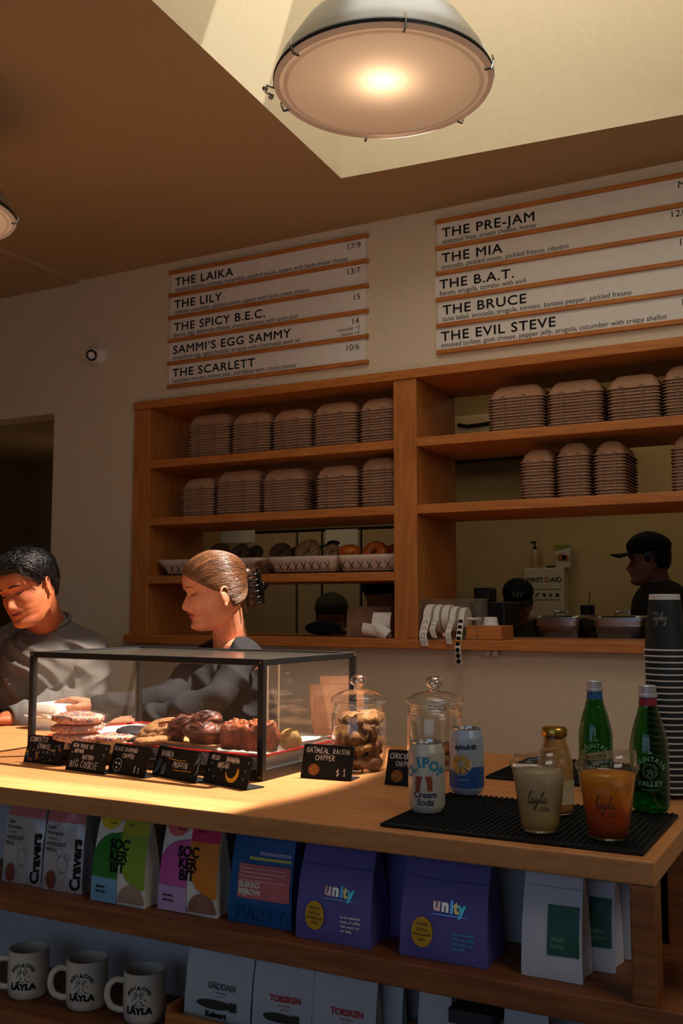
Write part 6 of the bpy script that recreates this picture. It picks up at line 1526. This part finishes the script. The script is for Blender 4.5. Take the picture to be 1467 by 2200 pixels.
lower = remesh(cat(cyl(NB + Vector((0, .02, -.14)), hipc, .13, .14), ball(tuple(hipc), (.16, .13, .13)), LEG(hipc.x - .09, hipc.y, hipc.z), LEG(hipc.x + .09, hipc.y, hipc.z)), .012, 2)
fm = lip_mask(head_g, HMm, hm) + [0] * (len(armL[1]) + len(armR[1]) + len(lower[1]))
man = mk('person', cat(head_g, armL, armR, lower), [skm, pm('man_lips', (150, 78, 62), .45, var=.05), LIPD], smooth=True, fm=fm)
tag(man, 'young man in a grey sweatshirt with tousled black hair, looking down at the left', 'person')
BLK = [pm('black_hair', (18, 16, 17), .40, spec=.5, var=.2), pm('black_hair_sheen', (30, 27, 28), .42, spec=.5, var=.2)]
face_details(hm, HMm, man, pm('lash_black', (22, 14, 12), .7), pm('brow_black', (40, 24, 18), .8), thick=.0019, browz=.0200)
_ha = [0, .55, .95, 1.22, 1.36, 1.5, 1.75, 1.98, 2.2, 2.6, PI]; _hz = [.066, .062, .046, .018, -.006, .020, .030, .006, -.030, -.060, -.066]
hlm = lambda az: float(np.interp(abs(az), _ha, _hz))
sh = tf(shell(hm, hlm, .012, amp=.006), HMm); paths = []
for i in range(2300):
    ae = rnd.uniform(-PI, PI); e1 = math.asin(max(-.9, min(.9, hlm(ae) / .115))); front = abs(ae) < .8
    ee = e1 + (rnd.uniform(.05, .5) if front else rnd.uniform(-.04, .45)); k_ = rnd.random()
    d0 = Vector((.22 + rnd.uniform(-.28, .2), rnd.uniform(-.45, .62), .85)).normalized(); d1 = Vector((math.sin(ae) * math.cos(ee), math.cos(ae) * math.cos(ee), math.sin(ee)))
    if front: d0, d1 = d1, Vector((-.55 + rnd.uniform(-.3, .4), rnd.uniform(-.1, .5), .8)).normalized()
    if k_ < .45 and not front: d0 = (d0 + d1 * rnd.uniform(.2, .8)).normalized()
    an = max(.05, d0.angle(d1)); lf = rnd.uniform(.006, .017) * (1.3 if d0.z > .6 else .75); ph = rnd.uniform(0, 6); ax = d0.cross(d1); pts = []
    for k in range(9):
        u_ = k / 8; d = (d0 * math.sin((1 - u_) * an) + d1 * math.sin(u_ * an)) / math.sin(an) + ax * (.20 * math.sin(ph + 4.2 * u_))
        pts.append(HMm @ scalp(d, hm, .009 + lf * math.sin(PI * min(1, .22 + u_ * .70)) + .0025 * math.sin(ph + 6 * u_)))
    paths.append((pts, 0 if i % 4 else 1))
sg, sf = strands(HMm, paths, .0010, 9, 2, '', None)
mk('hair', cat(sh, sg), BLK, man, smooth=True, fm=[0] * len(sh[1]) + sf)
SWT = pm('grey_marl_sweatshirt', (112, 108, 104), .9, spec=.15, var=.14, scale=260, bump=.25, bscale=800)
cuffd = (EL - WL).normalized()
sw = cat(cyl(NB + Vector((0, .004, -.025)), NB + Vector((0, 0, -.08)), .078, .09), cyl(NB + Vector((0, 0, -.06)) + lh * .06, SL, .070, .068), cyl(NB + Vector((0, 0, -.06)) - lh * .06, SR, .070, .068), ball(tuple(NB + fh * .015 + Vector((0, 0, -.18))), (.19, .14, .15)), cyl(NB + Vector((0, .02, -.22)), hipc + Vector((0, 0, -.05)), .165, .175),
         cyl(SL, EL, .070, .062), cyl(EL, WL + cuffd * .05, .060, .050), cyl(SR, ER, .08, .064), cyl(ER, WR, .062, .05))
sw = remesh(sw, .0062, 6); sw = folds(sw, .020, [((.72, -.1, .68), 13, 1.0), ((.2, .5, -.9), 12, .5)], 7)
mk('sweatshirt', sw, SWT, man, smooth=True)
ck = tf(loft([[((.086 + .0085 * math.cos(b)) * math.cos(a), (.080 + .0085 * math.cos(b)) * math.sin(a), .0085 * math.sin(b)) for b in [2 * PI * j / 10 for j in range(10)]] for a in [2 * PI * i / 40 for i in range(41)]], False, False), Matrix.Translation(NB + Vector((0, -.006, -.006))) @ RX(.40))
mk('collar', ck, SWT, man, smooth=True)
uc, vc = frame_axes(cuffd)
mk('cuff', loft([[tuple(WL + cuffd * s + (uc * math.cos(a) + vc * math.sin(a)) * r) for a in [2 * PI * j / 28 for j in range(28)]] for s, r in ((.0, .036), (.002, .041), (.03, .044), (.055, .052), (.06, .050))], False, False), SWT, man, smooth=True)
mk('trousers', remesh(cat(ball(tuple(hipc + Vector((0, 0, -.06))), (.18, .15, .14)), cyl((hipc.x - .09, hipc.y, hipc.z - .05), (hipc.x - .09, hipc.y, .1), .1, .065), cyl((hipc.x + .09, hipc.y, hipc.z - .05), (hipc.x + .09, hipc.y, .1), .1, .065)), .012, 3), INK, man, smooth=True)

# ---------------------------------------------------------------- people in the dim kitchen
def cook(px, py, zd, facing, label, capm, pitch=0, brim=True, logo=None, skin=None, hide=None):
    RWk = YAW + math.atan((733.5 - px) / FPX); r_ = Vector((math.cos(RWk), math.sin(RWk), 0)); t_ = Vector((math.sin(RWk), -math.cos(RWk), 0))
    f_ = (-r_ * math.cos(facing) + t_ * math.sin(facing)); l_ = Vector((-f_.y, f_.x, 0)); h_ = pD(px, py, zd); M = hmat(h_, f_, pitch, 0); H_ = Head(nose=1.0, w=1.0)
    nb = h_ + f_ * -.06 + Vector((0, 0, -.185)); sl = nb + l_ * .19 + Vector((0, 0, -.05)); sr = nb - l_ * .19 + Vector((0, 0, -.05)); hp_ = nb + Vector((0, 0, -.52)); hp_.z = max(.6, hp_.z)
    el_ = sl + Vector((0, 0, -.28)) + l_ * .03; er_ = sr + Vector((0, 0, -.28)) - l_ * .03; wl_ = el_ + f_ * .2 + Vector((0, 0, -.08)); wr_ = er_ + f_ * .2 + Vector((0, 0, -.08))
    g = remesh(cat(tf(cat(H_.geo(70, 64), H_.ears()), M), cyl(M @ Vector((0, -.035, -.05)), nb, .055, .06), cyl(nb, hp_, .1, .12), cyl(sl, el_, .045, .04), cyl(el_, wl_, .04, .03), cyl(sr, er_, .045, .04), cyl(er_, wr_, .04, .03), *hand(wl_, f_, (0, 0, 1), -1, [.3] * 4), *hand(wr_, f_, (0, 0, 1), 1, [.3] * 4), cyl(nb + l_ * .05 + Vector((0, 0, -.04)), sl, .05, .05), cyl(nb - l_ * .05 + Vector((0, 0, -.04)), sr, .05, .05),
                   *[cyl(hp_ + l_ * s, Vector((hp_.x, hp_.y, .06)) + l_ * s, .085, .045) for s in (-.09, .09)], *[ball((hp_.x + l_.x * s + f_.x * .05, hp_.y + l_.y * s + f_.y * .05, .042), (.07, .07, .042)) for s in (-.09, .09)]), .0052, 2)
    p = mk('person', g, skin or pm('cook_tan_skin', (150, 96, 70), .55), smooth=True); tag(p, label, 'person')  # one even brown skin tone shared by all the cooks
    mk('shirt', remesh(cat(cyl(nb + Vector((0, 0, -.05)), hp_, .15, .16), cyl(nb + l_ * .05 + Vector((0, 0, -.05)), sl, .066, .068), cyl(nb - l_ * .05 + Vector((0, 0, -.05)), sr, .066, .068), cyl(sl, el_, .07, .06), cyl(sr, er_, .07, .06), cyl(el_, wl_, .055, .042), cyl(er_, wr_, .055, .042)), .012, 4), pm('dark_kitchen_shirt', (44, 42, 38), .9), p, smooth=True)
    mk('hair', tf(shell(H_, lambda az: .05 if abs(az) < 1.2 else .0 - .05 * min(1, abs(abs(az) - 1.2)), .009, 24, 40), M), BLK[0], p, smooth=True)
    cp_ = shell(H_, lambda az: .040, .017, 20, 40); cp_ = [[(a, b, c + (.016 if c > .07 else .016 * max(0, (c - .03)) / .04)) for a, b, c in cp_[0]], cp_[1]]
    c_ = mk('cap', tf(cat(cp_, ball((0, -.005, .142), (.007, .007, .004), 10, 6)), M), capm, p, smooth=True)
    if brim:
        br_ = []
        for k in range(15):
            a = -1.05 + 2.1 * k / 14; br_.append([(math.sin(a) * .080, .025 + .075 * math.cos(a), .043), (math.sin(a) * .082, .075 + .105 * math.cos(a) ** 1.0, .036 - .016 * math.sin(a) ** 2), (math.sin(a) * .082, .075 + .105 * math.cos(a), .032 - .016 * math.sin(a) ** 2), (math.sin(a) * .080, .025 + .075 * math.cos(a), .038)])
        mk('brim', tf(loft(br_, True, True), M), capm, c_, smooth=True, auto=40)
    if logo:
        tx, sz, pos, rot = logo
        mk('cap_emblem', tf(text_geo(tx, sz, .0012, 'CENTER'), M @ pos @ rot), pm('white_embroidery', (200, 196, 188), .8), c_)
    return p
CAPB = pm('black_cap_cloth', (14, 14, 15), .85, spec=.25, var=.2)
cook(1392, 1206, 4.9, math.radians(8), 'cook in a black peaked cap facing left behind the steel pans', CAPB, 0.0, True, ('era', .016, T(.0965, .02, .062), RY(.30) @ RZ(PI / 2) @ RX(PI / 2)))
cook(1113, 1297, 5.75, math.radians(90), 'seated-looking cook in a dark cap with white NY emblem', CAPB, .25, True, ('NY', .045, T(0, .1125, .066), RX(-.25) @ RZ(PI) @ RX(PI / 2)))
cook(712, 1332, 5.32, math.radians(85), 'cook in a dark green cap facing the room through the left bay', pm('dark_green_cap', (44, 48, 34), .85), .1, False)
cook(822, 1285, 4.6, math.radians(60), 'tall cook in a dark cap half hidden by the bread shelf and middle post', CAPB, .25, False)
